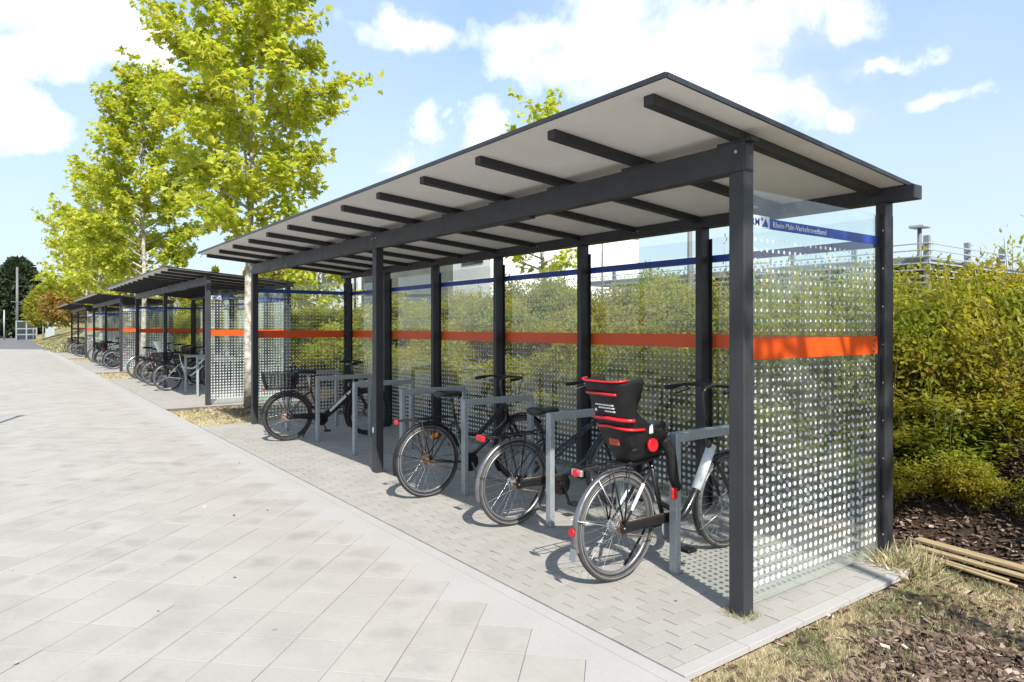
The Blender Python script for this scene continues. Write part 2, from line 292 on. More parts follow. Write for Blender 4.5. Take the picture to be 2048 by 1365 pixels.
# ------------------------------------------------------------------ mesh helpers
class MB:
    def __init__(s): s.v = []; s.f = []; s.sm = []
    def add(s, vs, fs, smooth=False):
        b = len(s.v); s.v += [tuple(p) for p in vs]
        for f in fs: s.f.append([b + i for i in f]); s.sm.append(smooth)
        return s
    def box(s, lo, hi):
        x0, y0, z0 = lo; x1, y1, z1 = hi
        return s.add([(x0,y0,z0),(x1,y0,z0),(x1,y1,z0),(x0,y1,z0),(x0,y0,z1),(x1,y0,z1),(x1,y1,z1),(x0,y1,z1)],
                     [(3,2,1,0),(4,5,6,7),(0,1,5,4),(1,2,6,5),(2,3,7,6),(3,0,4,7)])
    def bbox(s, lo, hi, b=0.004):                       # box with chamfered edges
        c = [(a + q) / 2 for a, q in zip(lo, hi)]; h = [(q - a) / 2 for a, q in zip(lo, hi)]
        b = min(b, min(h) * .8); vs = []; idx = {}
        for sx in (-1, 1):
            for sy in (-1, 1):
                for sz in (-1, 1):
                    for ax in range(3):
                        p = [c[0] + sx * (h[0] - b), c[1] + sy * (h[1] - b), c[2] + sz * (h[2] - b)]
                        p[ax] = c[ax] + (sx, sy, sz)[ax] * h[ax]; idx[(sx, sy, sz, ax)] = len(vs); vs.append(p)
        fs = []
        def q(l, n):
            P = [Vector(vs[i]) for i in l]; nn = (P[1] - P[0]).cross(P[2] - P[0])
            fs.append(l if nn.dot(Vector(n)) > 0 else l[::-1])
        for ax in range(3):
            for sg in (-1, 1):
                o = [k for k in range(3) if k != ax]; l = []
                for a, bb in ((-1,-1),(1,-1),(1,1),(-1,1)):
                    t = [0,0,0]; t[ax] = sg; t[o[0]] = a; t[o[1]] = bb; l.append(idx[(*t, ax)])
                n = [0,0,0]; n[ax] = sg; q(l, n)
        for ax in range(3):
            o = [k for k in range(3) if k != ax]
            for a in (-1, 1):
                for bb in (-1, 1):
                    l = []
                    for e, k in ((-1, o[0]), (1, o[0]), (1, o[1]), (-1, o[1])):
                        t = [0,0,0]; t[ax] = e; t[o[0]] = a; t[o[1]] = bb; l.append(idx[(*t, k)])
                    n = [0,0,0]; n[o[0]] = a; n[o[1]] = bb; q(l, n)
        for sx in (-1,1):
            for sy in (-1,1):
                for sz in (-1,1): q([idx[(sx,sy,sz,k)] for k in range(3)], (sx,sy,sz))
        return s.add(vs, fs)
    def bar(s, p, q, w, h, up=(0, 0, 1)):
        p = Vector(p); q = Vector(q); d = (q - p).normalized(); u = Vector(up); sd = d.cross(u).normalized(); u = sd.cross(d)
        c = [(-w/2,-h/2),(w/2,-h/2),(w/2,h/2),(-w/2,h/2)]
        vs = [P + sd * a + u * b for P in (p, q) for a, b in c]
        return s.add(vs, [(0,1,2,3)[::-1],(4,5,6,7),(0,1,5,4)[::-1],(1,2,6,5)[::-1],(2,3,7,6)[::-1],(3,0,4,7)[::-1]][0:6])
    def tube(s, pts, r, n=8, caps=True, closed=False):
        P = [Vector(p) for p in pts]; m = len(P); R = r if isinstance(r, (list, tuple)) else [r] * m
        vs = []; ref = None
        for i in range(m):
            a = P[(i - 1) % m] if closed or i > 0 else P[i]; b = P[(i + 1) % m] if closed or i < m - 1 else P[i]
            d = (b - a).normalized()
            if ref is None:
                ref = Vector((0, 0, 1)) if abs(d.z) < .9 else Vector((1, 0, 0))
            u = (ref - d * ref.dot(d))
            if u.length < 1e-5: u = d.orthogonal()
            u.normalize(); w = d.cross(u); ref = u
            for k in range(n):
                t = 2 * PI * k / n; vs.append(P[i] + (u * math.cos(t) + w * math.sin(t)) * R[i])
        fs = []
        for i in range(m if closed else m - 1):
            j = (i + 1) % m
            for k in range(n): fs.append((i*n+k, i*n+(k+1)%n, j*n+(k+1)%n, j*n+k))
        s.add(vs, fs, True)
        if caps and not closed:
            b = len(s.v) - len(vs); s.f.append([b + k for k in range(n)][::-1]); s.sm.append(False); s.f.append([b + (m-1)*n + k for k in range(n)]); s.sm.append(False)
        return s
    def cyl(s, p, q, r, n=16): return s.tube([p, q], r, n)
    def disc(s, c, ax, r, th, n=20):
        c = Vector(c); a = Vector(ax).normalized() * th / 2; return s.tube([c - a, c + a], r, n)
    def lathe_y(s, cx, cz, prof, n=40):              # profile (radius, y) swept round the y axis through (cx, cz)
        k = len(prof); vs = []
        for i in range(n):
            t = 2 * PI * i / n
            for r, y in prof: vs.append((cx + r * math.cos(t), y, cz + r * math.sin(t)))
        fs = [(i*k+j, ((i+1)%n)*k+j, ((i+1)%n)*k+(j+1)%k, i*k+(j+1)%k) for i in range(n) for j in range(k)]
        return s.add(vs, fs, True)
    def ell(s, c, r, n=12, m=8):
        vs = []; fs = []
        for i in range(m + 1):
            a = PI * i / m
            for k in range(n):
                t = 2 * PI * k / n; vs.append((c[0] + r[0]*math.sin(a)*math.cos(t), c[1] + r[1]*math.sin(a)*math.sin(t), c[2] + r[2]*math.cos(a)))
        for i in range(m):
            for k in range(n): fs.append((i*n+k, (i+1)*n+k, (i+1)*n+(k+1)%n, i*n+(k+1)%n))
        return s.add(vs, fs, True)
    def mesh(s, name, mat):
        me = bpy.data.meshes.new(name); me.from_pydata(s.v, [], s.f); me.polygons.foreach_set('use_smooth', s.sm); me.materials.append(mat); me.update(); return me
    def obj(s, name, mat, parent=None, loc=None): return link(name, s.mesh(name, mat), parent, loc)
def link(name, me, parent=None, loc=None):
    o = bpy.data.objects.new(name, me); COL.objects.link(o)
    if parent is not None: o.parent = parent
    if loc is not None: o.location = loc
    return o
def tag(o, label=None, cat=None, group=None, kind=None):
    for k, v in (('label', label), ('category', cat), ('group', group), ('kind', kind)):
        if v: o[k] = v
    return o
def empty(name, loc=(0, 0, 0), rz=0, label=None, cat=None, group=None):
    o = bpy.data.objects.new(name, None); COL.objects.link(o); o.location = loc; o.rotation_euler = (0, 0, rz); o.empty_display_size = .1
    return tag(o, label, cat, group)
def dup(o, parent=None):
    c = o.copy(); COL.objects.link(c)
    if parent is not None: c.parent = parent
    for ch in list(o.children): dup(ch, c)
    return c
def stuff(o): o['kind'] = 'stuff'; return o
def np_mesh(name, V, loops, starts, totals, mat, tint=None, smooth=False):
    me = bpy.data.meshes.new(name); me.vertices.add(len(V)); me.vertices.foreach_set('co', np.asarray(V, np.float32).ravel())
    me.loops.add(len(loops)); me.loops.foreach_set('vertex_index', np.asarray(loops, np.int32))
    me.polygons.add(len(starts)); me.polygons.foreach_set('loop_start', np.asarray(starts, np.int32)); me.polygons.foreach_set('loop_total', np.asarray(totals, np.int32))
    me.polygons.foreach_set('use_smooth', np.full(len(starts), bool(smooth)))
    me.update(calc_edges=True)
    if tint is not None:
        a = me.attributes.new('tint', 'FLOAT', 'POINT'); a.data.foreach_set('value', np.asarray(tint, np.float32))
    me.materials.append(mat); return me
def scatter_mesh(name, C, D, Nn, S, tmpl, polys, mat, tint):
    """copies of a small template at centres C, long axis D, normal Nn, size S; one tint per copy"""
    C = np.asarray(C); n = len(C); D = D / np.linalg.norm(D, axis=1, keepdims=True)
    Nn = Nn - D * np.sum(Nn * D, 1, keepdims=True); Nn /= np.linalg.norm(Nn, axis=1, keepdims=True) + 1e-9
    B = np.cross(Nn, D); T = np.asarray(tmpl, float); k = len(T)
    S = np.asarray(S).reshape(n, 1, 1)
    V = C[:, None, :] + S * (T[None, :, 0:1] * D[:, None, :] + T[None, :, 1:2] * B[:, None, :] + T[None, :, 2:3] * Nn[:, None, :])
    V = V.reshape(-1, 3); pl = np.concatenate([np.asarray(p) for p in polys]); tot = np.array([len(p) for p in polys])
    loops = (pl[None, :] + (np.arange(n) * k)[:, None]).ravel(); totals = np.tile(tot, n); starts = np.concatenate([[0], np.cumsum(totals)[:-1]])
    return np_mesh(name, V, loops, starts, totals, mat, np.repeat(tint, k))
MAPLE = [(0,0,0),(.10,.20,.01),(.02,.42,-.06),(.28,.30,-.02),(.46,.52,-.08),(.56,.22,.02),(1.0,0,-.10),(.56,-.22,.02),(.46,-.52,-.08),(.28,-.30,-.02),(.02,-.42,-.06),(.10,-.20,.01),(.42,0,.05)]
MAPLE_P = [(0,1,2,3,12),(3,4,5,12),(5,6,7,12),(7,8,9,12),(9,10,11,0,12)]
LEAF = [(0,0,0),(.45,.26,.06),(1,0,-.04),(.45,-.26,.06)]
LEAF_P = [(0,2,1),(0,3,2)]
NEEDLE = [(0,-.12,0),(1,0,0),(0,.12,0)]; NEEDLE_P = [(0,1,2)]
BLADE = [(0,-.03,0),(0,.03,0),(.55,.022,.06),(1,0,.22),(.55,-.022,.06)]; BLADE_P = [(0,1,2,4),(4,2,3)]
CHIP = [(-.5,-.2,0),(.5,-.14,.0),(.45,.2,0),(-.45,.16,0),(-.5,-.2,.1),(.5,-.14,.1),(.45,.2,.1),(-.45,.16,.1)]
CHIP_P = [(4,5,6,7),(0,1,5,4),(1,2,6,5),(2,3,7,6),(3,0,4,7)]
def rvec(n): v = rng.normal(size=(n, 3)); return v / np.linalg.norm(v, axis=1, keepdims=True)

# ------------------------------------------------------------------ ground
def in_view(x, y, margin=0.4):
    dx, dy = x - CAMX, y - CAMY; F = dx * math.cos(HEAD) + dy * math.sin(HEAD); R = dx * math.sin(HEAD) - dy * math.cos(HEAD)
    return F > 2.6 and abs(R) < F * .7473 + margin, F
def lerp(a, b, t): return a + (b - a) * t
def bank_h(x, y):
    w = min(1, max(0, (-x - 49.2) / 5.0))
    toe = lerp(2.05, -0.75, w); sl = lerp(0.55, 0.30, w); top = lerp(1.38, 2.2, w)
    h = max(0.0, min(top, (y - toe) * sl)) if y > toe else 0.0
    return h
def sheet(name, x0, x1, y0, y1, z, mat, nx=1, ny=1, hf=None, parent=None):
    xs = np.linspace(x0, x1, nx + 1); ys = np.linspace(y0, y1, ny + 1); V = []; Fs = []
    for j in range(ny + 1):
        for i in range(nx + 1): V.append((xs[i], ys[j], z + (hf(xs[i], ys[j]) if hf else 0)))
    for j in range(ny):
        for i in range(nx): a = j * (nx + 1) + i; Fs.append((a, a + 1, a + nx + 2, a + nx + 1))
    mb = MB(); mb.add(V, Fs, hf is not None); return mb.obj(name, mat, parent)
g = sheet('ground', -1500, 1500, -1500, 1500, -0.06, M_EARTH); g['kind'] = 'structure'

# plaza: 30 cm slabs laid diagonally in front of the shelters
PL_Y = -0.867            # back edge of the plaza, where the edge course begins
plaza = MB(); plaza.add([(60, PL_Y, -.005), (-54.8, PL_Y, -.005), (-95, -40, -.005), (60, -40, -.005)], [(0, 1, 2, 3)])
plaza = tag(plaza.obj('plaza', M_JOINT), kind='structure')
T = 0.3; SQ = math.sqrt(.5)
def slab_mesh(name, poly, mat, tint, ch=.0030, gap=.0022, depth=.03, top=0.0):
    """a flagstone: chamfered rim, flat top, polygon given counter-clockwise"""
    P = [Vector((a, b)) for a, b in poly]; n = len(P)
    def inset(d):
        out = []
        for i in range(n):
            e1 = (P[i] - P[i-1]).normalized(); e2 = (P[(i+1) % n] - P[i]).normalized()
            n1 = Vector((-e1.y, e1.x)); n2 = Vector((-e2.y, e2.x)); out.append(P[i] + (n1 + n2) * (d / max(.25, 1 + n1.dot(n2))))
        return out
    r0 = inset(gap); r1 = inset(gap + ch)
    V = [(p.x, p.y, -depth) for p in r0] + [(p.x, p.y, top - ch * .35) for p in r0] + [(p.x, p.y, top) for p in r1]
    F = [[2*n + i for i in range(n)]] + [[i, (i+1) % n, n + (i+1) % n, n + i] for i in range(n)] + [[n + i, n + (i+1) % n, 2*n + (i+1) % n, 2*n + i] for i in range(n)]
    return V, F
def mesh_pieces(name, pieces, mat):
    V = []; loops = []; tot = []; ti = []
    for (v, f), t in pieces:
        b = len(V); V += v; ti += [t] * len(v)
        for q in f: loops += [b + i for i in q]; tot.append(len(q))
    st = np.concatenate([[0], np.cumsum(tot)[:-1]]); return np_mesh(name, V, loops, st, tot, mat, ti)
def rnd_tint(): return min(1.0, max(0.0, random.gauss(.74, .20)))
SQUARE = [(-.15, -.15), (.15, -.15), (.15, .15), (-.15, .15)]
slab_variants = [mesh_pieces('paving_slab', [(slab_mesh('s', SQUARE, None, 0), t)], M_SLABN) for t in (.35, .5, .6, .68, .75, .82, .88, .94, 1.0, .78, .7, .55)]
# lattice: corners (tips) touch y = -1.02 at x = -1.028 + 0.4243 k
TIP_Y, TIP_X, ST = -1.020, -1.028, T * math.sqrt(2)
cells = []
for r in range(0, 150):
    yc = TIP_Y - ST / 2 - r * ST / 2
    off = (ST / 2) * (r % 2)
    for k in range(-190, 30):
        xc = TIP_X + off + k * ST
        v, F = in_view(xc, yc, .5); near = math.hypot(xc - CAMX, yc - CAMY) < 11
        if not v: F += 60                      # outside the picture: built, but never among the nearest
        if ((v and F < 44) or near or (in_view(xc, yc, 7)[0] and F < 104)) and (xc - 0) > -54.4 + (yc * -1) * -1.0 - 1.0 and yc > -39: cells.append((F, xc, yc))
cells.sort()
def rot45(x, y, a=PI/4): return (x*math.cos(a) - y*math.sin(a), x*math.sin(a) + y*math.cos(a))
rest = []
for i, (F, xc, yc) in enumerate(cells):
    if i < 300:
        o = link('paving_slab', random.choice(slab_variants), plaza, (xc, yc, random.uniform(-.0012, .0012))); o.rotation_euler = (random.uniform(-.003, .003), random.uniform(-.003, .003), PI/4)
    else:
        if F < 24 or 60 < F < 84:
            v, f = slab_mesh('s', SQUARE, None, 0); z = random.uniform(-.0012, .0012)
        else: v, f = [(*p, 0.0) for p in SQUARE], [[0, 1, 2, 3]]; z = 0; v = [(a*.985, b*.985, c) for a, b, c in v]
        rest.append(((([(*((q[0] + xc, q[1] + yc)), p[2] + z) for p in v for q in [rot45(p[0], p[1])]]), f), rnd_tint()))
stuff(link('paving_slab', mesh_pieces('far_slabs', rest, M_SLAB), plaza))
# cut mitre pieces between the slab tips and the edge course
k0, k1 = -130, 26; extra = []
for k in range(k1, k0, -1):
    xa = TIP_X + k * ST
    poly = [(xa, TIP_Y), (xa + ST/2, TIP_Y - ST/2), (xa + ST, TIP_Y), (xa + ST, PL_Y), (xa, PL_Y)]
    v, F = in_view(xa + ST/2, TIP_Y, .5)
    if xa < -54 or xa > 12: continue
    if not v or F < 1:
        extra.append((slab_mesh('m', poly, None, 0, .0015, .001), .9)); continue
    o = link('mitre_slab', mesh_pieces('mitre_slab', [(slab_mesh('m', poly, None, 0, .0015, .001), random.uniform(.8, 1))], M_KERB), plaza)
if extra: stuff(link('mitre_slab', mesh_pieces('far_mitre_slabs', extra, M_KERB), plaza))
# edge course of long pale stones
edge = tag(MB().box((-54, -.867, -.08), (11.6, -.767, -.006)).obj('edge_course', M_JOINT), kind='structure')
xa = 11.6; pcs = []
while xa > -54:
    ln = .5; poly = [(xa - ln, -.867), (xa, -.867), (xa, -.774), (xa - ln, -.774)]
    m = slab_mesh('e', poly, None, 0, .0018, .0016)
    if -20 < xa < 1.2: link('edge_stone', mesh_pieces('edge_stone', [(m, random.uniform(.75, 1))], M_KERB), edge)
    else: pcs.append((m, random.uniform(.7, 1)))
    xa -= ln
stuff(link('edge_stone', mesh_pieces('far_edge_stones', pcs, M_KERB), edge))

# shelter pavements: 20 x 10 cm blocks in running bond
S_X = [0.0, -12.75, -25.9, -39.3]
def pavement(x0, individual):
    xr, xl, yf, yb = x0 + .13, x0 - 9.62, -.764, 1.95
    pv = tag(MB().box((xl, yf, -.08), (xr, yb, -.006)).obj('shelter_pavement', M_JOINT2), kind='structure')
    MB().box((xl, -.7745, -.06), (xr + .08, -.7642, -.0035)).obj('joint_strip', M_ASPHALT, pv)
    ps = []
    k = 0; x = xr
    while x > xl + .05:
        y = yf - (0.1 if k % 2 == 0 else 0)
        while y < yb - .02:
            a = max(y, yf); b = min(y + .2, yb)
            v, F = in_view(x - .05, (a + b) / 2, .1); ps.append((F if v else 99, x - .05, a, b)); y += .2
        x -= .1; k += 1
    ps.sort(); rest = []; cache = {}
    for i, (F, xc, a, b) in enumerate(ps):
        poly = [(-.05, -(b-a)/2), (.05, -(b-a)/2), (.05, (b-a)/2), (-.05, (b-a)/2)]
        if individual and i < 300:
            key = (round(b - a, 3), random.randrange(7))
            if key not in cache: cache[key] = mesh_pieces('paving_block', [(slab_mesh('b', poly, None, 0, .0020, .0026), rnd_tint())], M_PAVER)
            link('paving_block', cache[key], pv, (xc, (a+b)/2, random.uniform(-.0015, .0015)))
        else:
            v, f = slab_mesh('b', poly, None, 0, .0020, .0026); z = random.uniform(-.0015, .0015)
            rest.append((([(p[0] + xc, p[1] + (a+b)/2, p[2] + z) for p in v], f), rnd_tint()))
    stuff(link('paving_block', mesh_pieces('far_blocks', rest, M_PAVER), pv))
    # pale border stones at the open end
    y = yf
    while y < 1.3 and individual:
        poly = [(xr + .002, y), (xr + .085, y), (xr + .085, y + .5), (xr + .002, y + .5)]
        link('border_stone', mesh_pieces('border_stone', [(slab_mesh('b', poly, None, 0, .004, .002), .95)], M_KERB), pv); y += .5
pavement(S_X[0], True)
for q in S_X[1:]: pavement(q, False)

# path beyond the plaza, banks
path = MB(); path.add([(-54.85, -.6, -.02), (-56, 2.0, -.02), (-160, 2.0, -.02), (-260, -120, -.02), (-95.1, -40, -.02)], [(0, 1, 2, 3, 4)]); tag(path.obj('asphalt_path', M_ASPHALT), kind='structure')
def hf(x, y): return bank_h(x, y) + (0.10 * math.sin(x * 1.7 + y) * math.sin(y * 2.3 + x * .6) + .05 * math.sin(x * 5.1) * math.sin(y * 4.7)) * (1 if bank_h(x, y) > .02 else 0)
bk = sheet('planted_bank', -51, 9, 1.85, 9.0, -.02, M_BANK, 240, 40, hf); bk['kind'] = 'structure'
b2 = sheet('grass_bank', -140, -49.2, -0.9, 9.0, -.03, M_DRYBANK, 120, 40, hf); b2['kind'] = 'structure'
def hf2(x, y): return bank_h(x, 9.0)
b3 = sheet('upper_ground', -140, 60, 8.98, 140, -.02, M_DRYBANK, 60, 1, hf2); b3['kind'] = 'structure'

# ------------------------------------------------------------------ shelter
SL = 9.38; NR = 12; RS = -0.083
def roof_top(y): return 2.812 + RS * (y + .80)
def text_mesh(txt, size, mat, name):
    cu = bpy.data.curves.new(name, 'FONT'); cu.body = txt; cu.size = size; cu.extrude = .0004; cu.offset = size * .010; cu.space_character = 1.06; cu.resolution_u = 3
    o = bpy.data.objects.new(name, cu); COL.objects.link(o)
    dg = bpy.context.evaluated_depsgraph_get(); me = bpy.data.meshes.new_from_object(o.evaluated_get(dg)); COL.objects.unlink(o); bpy.data.objects.remove(o)
    me.materials.clear(); me.materials.append(mat); me.name = name; return me
TXT = text_mesh('Rhein-Main-Verkehrsverbund', .047, M_WHITEFILM, 'lettering')
TXTL = text_mesh('RM', .062, M_BLUE, 'lettering')
def pane(root, loc, rz, w, z0, z1, text=False):
    """glass pane: local x along its width, outer face towards local -y"""
    p = MB().bbox((0, 0, z0), (w, .010, z1), .0015).obj('glass_pane', M_GLASS, root, loc); p.rotation_euler = (0, 0, rz)
    MB().box((.004, -.0012, 1.430), (w - .004, -.0002, 1.552)).obj('orange_stripe', M_ORANGE, p)
    b0 = .215 if text else .004
    MB().box((b0, -.0012, 2.190), (w - .004, -.0002, 2.252)).obj('blue_stripe', M_BLUE, p)
    # number-like emblem near one end of the orange film
    e = MB(); ex = w - .075 if text else .07
    for zc, r in ((1.512, .017), (1.470, .020)):
        pts = [(ex + r * math.cos(a), -.0022, zc + r * math.sin(a)) for a in np.linspace(-2.3, 2.3, 12)]
        e.tube(pts, .0042, 5)
    e.obj('emblem', M_EMBLEM, p)
    if text:
        o = link('lettering', TXT, p, (.245, -.0021, 2.206)); o.rotation_euler = (PI/2, 0, 0)
        MB().box((.012, -.0012, 2.190), (.212, -.0002, 2.262)).obj('logo_field', M_WHITEFILM, p)
        o = link('lettering', TXTL, p, (.028, -.0024, 2.204)); o.rotation_euler = (PI/2, 0, 0)
        em = MB(); em.add([(.135, -.0016, 2.2), (.200, -.0016, 2.2), (.193, -.0016, 2.222), (.172, -.0016, 2.25), (.158, -.0016, 2.225)], [(0, 1, 2, 3, 4)])
        em.add([(.130, -.0016, 2.235), (.150, -.0016, 2.235), (.146, -.0016, 2.252), (.126, -.0016, 2.252)], [(0, 1, 2, 3)]); em.obj('emblem', M_BLUE, p)
    return p
def make_shelter():
    r = empty('bike_shelter')
    for x in (0.0, -SL/2, -SL):
        MB().bbox((x - .10, 0, 0), (x, .09, 2.489), .004).obj('front_post', M_STEEL, r)
    def fbeam(xa, xb): return MB().bbox((xa, .0, 2.490), (xb, .09, 2.652), .003).obj('front_beam', M_STEEL, r)
    fbeam(-SL - .10, -SL/2 - .051); fbeam(-SL/2 - .049, -.0)
    pl = MB(); pl.bbox((.0005, .008, 2.500), (.004, .082, 2.640), .001); pl.obj('end_plate', M_STEEL, r)
    MB().bar((-1.95, .045, 2.482), (-2.9, .045, 2.482), .05, .016).obj('light_strip', M_STEEL, r)
    for xb in (-.05, -SL/2 - .09, -SL/2 - .015, -SL - .05):
        MB().disc((xb, -.003, 2.60), (0, 1, 0), .009, .012, 10).obj('bolt', M_BOLT, r)
    # rear posts with glazing profile and screws
    for k in range(7):
        x = -k * SL / 6 * 1.003
        q = MB().bbox((x - .067, 1.633, 0), (x, 1.745, 2.489), .003).obj('rear_post', M_STEEL, r)
        MB().box((x - .092, 1.7455, .03), (x + (.026 if k else -.002), 1.752, 2.40)).obj('gasket', M_GASKET, q)
    MB().bbox((-SL - .24, 1.628, 2.490), (.19, 1.748, 2.585), .003).obj('rear_beam', M_STEEL, r)
    for k in range(6):
        for d in (-.03, .03): MB().disc((-(k + .5) * SL / 6 + d, 1.626, 2.54), (0, 1, 0), .007, .01, 8).obj('bolt', M_BOLT, r)
    for xe, s in ((-.0, 1), (-SL - .0, -1)):
        MB().box((xe - .058, 1.608, .02), (xe - .026, 1.6325, 2.40)).obj('gasket', M_GASKET, r)
        for k in range(9): MB().disc((xe - .015, 1.632, .17 + k * .265), (0, 1, 0), .006, .01, 8).obj('screw', M_BOLT, r)
    # rafters, packers, roof panels
    xs = [-.10 - k * SL / 12 + (.018 if k else 0) for k in range(NR + 1)]
    for x in xs:
        m = MB(); t0, t1 = -.70, 1.6275; th = .052
        za = roof_top(t0) - .0205; zb = roof_top(t1) - .0205
        m.add([(x, t0, za-th), (x+.066, t0, za-th), (x+.066, t0, za), (x, t0, za), (x, t1, zb-th), (x+.066, t1, zb-th), (x+.066, t1, zb), (x, t1, zb)],
              [(0,1,2,3),(7,6,5,4),(1,0,4,5),(2,1,5,6),(3,2,6,7),(0,3,7,4)])
        m.obj('rafter', M_STEEL, r)
        MB().box((x - .09, .012, 2.6525), (x + .14, .078, 2.672)).obj('packer', M_STEEL, r)
    ya, yb = -.80, 1.80
    cut = [.13] + [x + .033 for x in xs[1:-1]] + [-SL - .16]
    for a, b in zip(cut[:-1], cut[1:]):
        m = MB(); t = .018
        P = [(b + .001, ya, roof_top(ya)), (a - .001, ya, roof_top(ya)), (a - .001, yb, roof_top(yb)), (b + .001, yb, roof_top(yb))]
        m.add([(x, y, z - t - .002) for x, y, z in P] + [(x, y, z - .002) for x, y, z in P], [(3,2,1,0),(4,5,6,7),(0,1,5,4),(1,2,6,5),(2,3,7,6),(3,0,4,7)])
        m.obj('roof_panel', M_ROOF, r)
    def edgebar(p, q, n): MB().bar(p, q, .012, .026).obj(n, M_ROOFEDGE, r)
    xa, xb = .137, -SL - .167; dz = -.010
    edgebar((xb, ya - .007, roof_top(ya) + dz), (xa, ya - .007, roof_top(ya) + dz), 'roof_edge')
    edgebar((xb, yb + .007, roof_top(yb) + dz), (xa, yb + .007, roof_top(yb) + dz), 'roof_edge')
    edgebar((xa, ya, roof_top(ya) + dz), (xa, yb, roof_top(yb) + dz), 'roof_edge')
    edgebar((xb, ya, roof_top(ya) + dz), (xb, yb, roof_top(yb) + dz), 'roof_edge')
    # glass: end panes face outwards, rear panes face the front
    pane(r, (-.042, .093, 0), PI/2, 1.535, .035, 2.405, True)
    pane(r, (-SL - .052, .093, 0), PI/2, 1.535, .035, 2.405)
    for k in range(6):
        xl = -(k + 1) * SL / 6 * 1.003 + .004
        pane(r, (xl - .03, 1.756, 0), 0, SL / 6 * 1.003 - .008, .035, 2.405)
    return r
sh = make_shelter(); sh.location = (0, 0, 0)
tag(sh, 'large dark steel bike shelter nearest the camera with dotted glass walls', 'bike shelter', 'bike shelters in a row along the plaza')
for x0, lab in zip(S_X[1:], ('second dark bike shelter, directly behind the nearest tree trunk', 'third bike shelter, between the second one and the farthest one', 'smallest, farthest bike shelter beside the dry grass bank')):
    c = dup(sh); c.location = (x0, .02, 0); tag(c, lab)
MB().bbox((-4.779, -.004, .44), (-4.745, .0, .50), .001).obj('sticker', M_WHITEP, sh)

# ------------------------------------------------------------------ bike hoops
hp = empty('bike_hoop')
MB().bbox((-.032, 0, 0), (.032, .045, .921), .004).obj('leg', M_GALV, hp); MB().bbox((-.032, .80, 0), (.032, .845, .921), .004).obj('leg', M_GALV, hp)
MB().bbox((-.032, .046, .861), (.032, .799, .921), .004).obj('top_bar', M_GALV, hp)
HG = 'galvanised bike hoops under the shelters'
hl = ['galvanised bike hoop beside the bike with the child seat, nearest the camera', 'galvanised bike hoop just behind the child seat, beside the navy bike', 'galvanised bike hoop standing in front of the black bike with orange reflector', 'galvanised bike hoop left of the black bike, behind its saddle', 'galvanised bike hoop standing left of the middle front post', 'galvanised bike hoop in front of the e-bike frame', 'galvanised bike hoop behind the e-bike rear wheel, farthest in the near shelter']
first = True
def hoop(x, y, lab):
    global first
    o = hp if first else dup(hp)
    first = False; o.location = (x, y, 0); tag(o, lab, 'bike hoop', HG); return o
for k in range(7): hoop(-.70 - 1.285 * k, .23, hl[k])
for k, l in enumerate(('galvanised bike hoop seen through the dotted end glass of the second shelter', 'galvanised bike hoop beside the second shelter near front post', 'galvanised bike hoop right of the front bikes in the second shelter')): hoop(-13.45 - 1.285 * k, .25, l)

# ------------------------------------------------------------------ bicycles
def arc(cx, cz, r, a0, a1, n, y=0): return [(cx + r * math.cos(a), y, cz + r * math.sin(a)) for a in np.linspace(math.radians(a0), math.radians(a1), n)]
def smooth_path(pts, n=6):
    P = [Vector(p) for p in pts]; out = []
    for i in range(len(P) - 1):
        a = P[max(i-1, 0)]; b = P[i]; c = P[i+1]; d = P[min(i+2, len(P)-1)]
        for k in range(n):
            t = k / n; out.append(.5 * ((2*b) + (c-a)*t + (2*a-5*b+4*c-d)*t*t + (3*b-3*c+d-a)*t**3))
    return out + [P[-1]]
def guard(mb, cx, cz, r, a0, a1, w=.052, n=26):
    V = []; F = []
    for i, a in enumerate(np.linspace(math.radians(a0), math.radians(a1), n)):
        for y, dr in ((-w/2, -.012), (-w/4, 0), (w/4, 0), (w/2, -.012), (w/2-.003, -.016), (w/4, -.004), (-w/4, -.004), (-w/2+.003, -.016)):
            V.append((cx + (r+dr) * math.cos(a), y, cz + (r+dr) * math.sin(a)))
    for i in range(n - 1):
        for k in range(8): F.append((i*8+k, i*8+(k+1) % 8, (i+1)*8+(k+1) % 8, (i+1)*8+k))
    mb.add(V, F, True); return mb
RW = 0.347
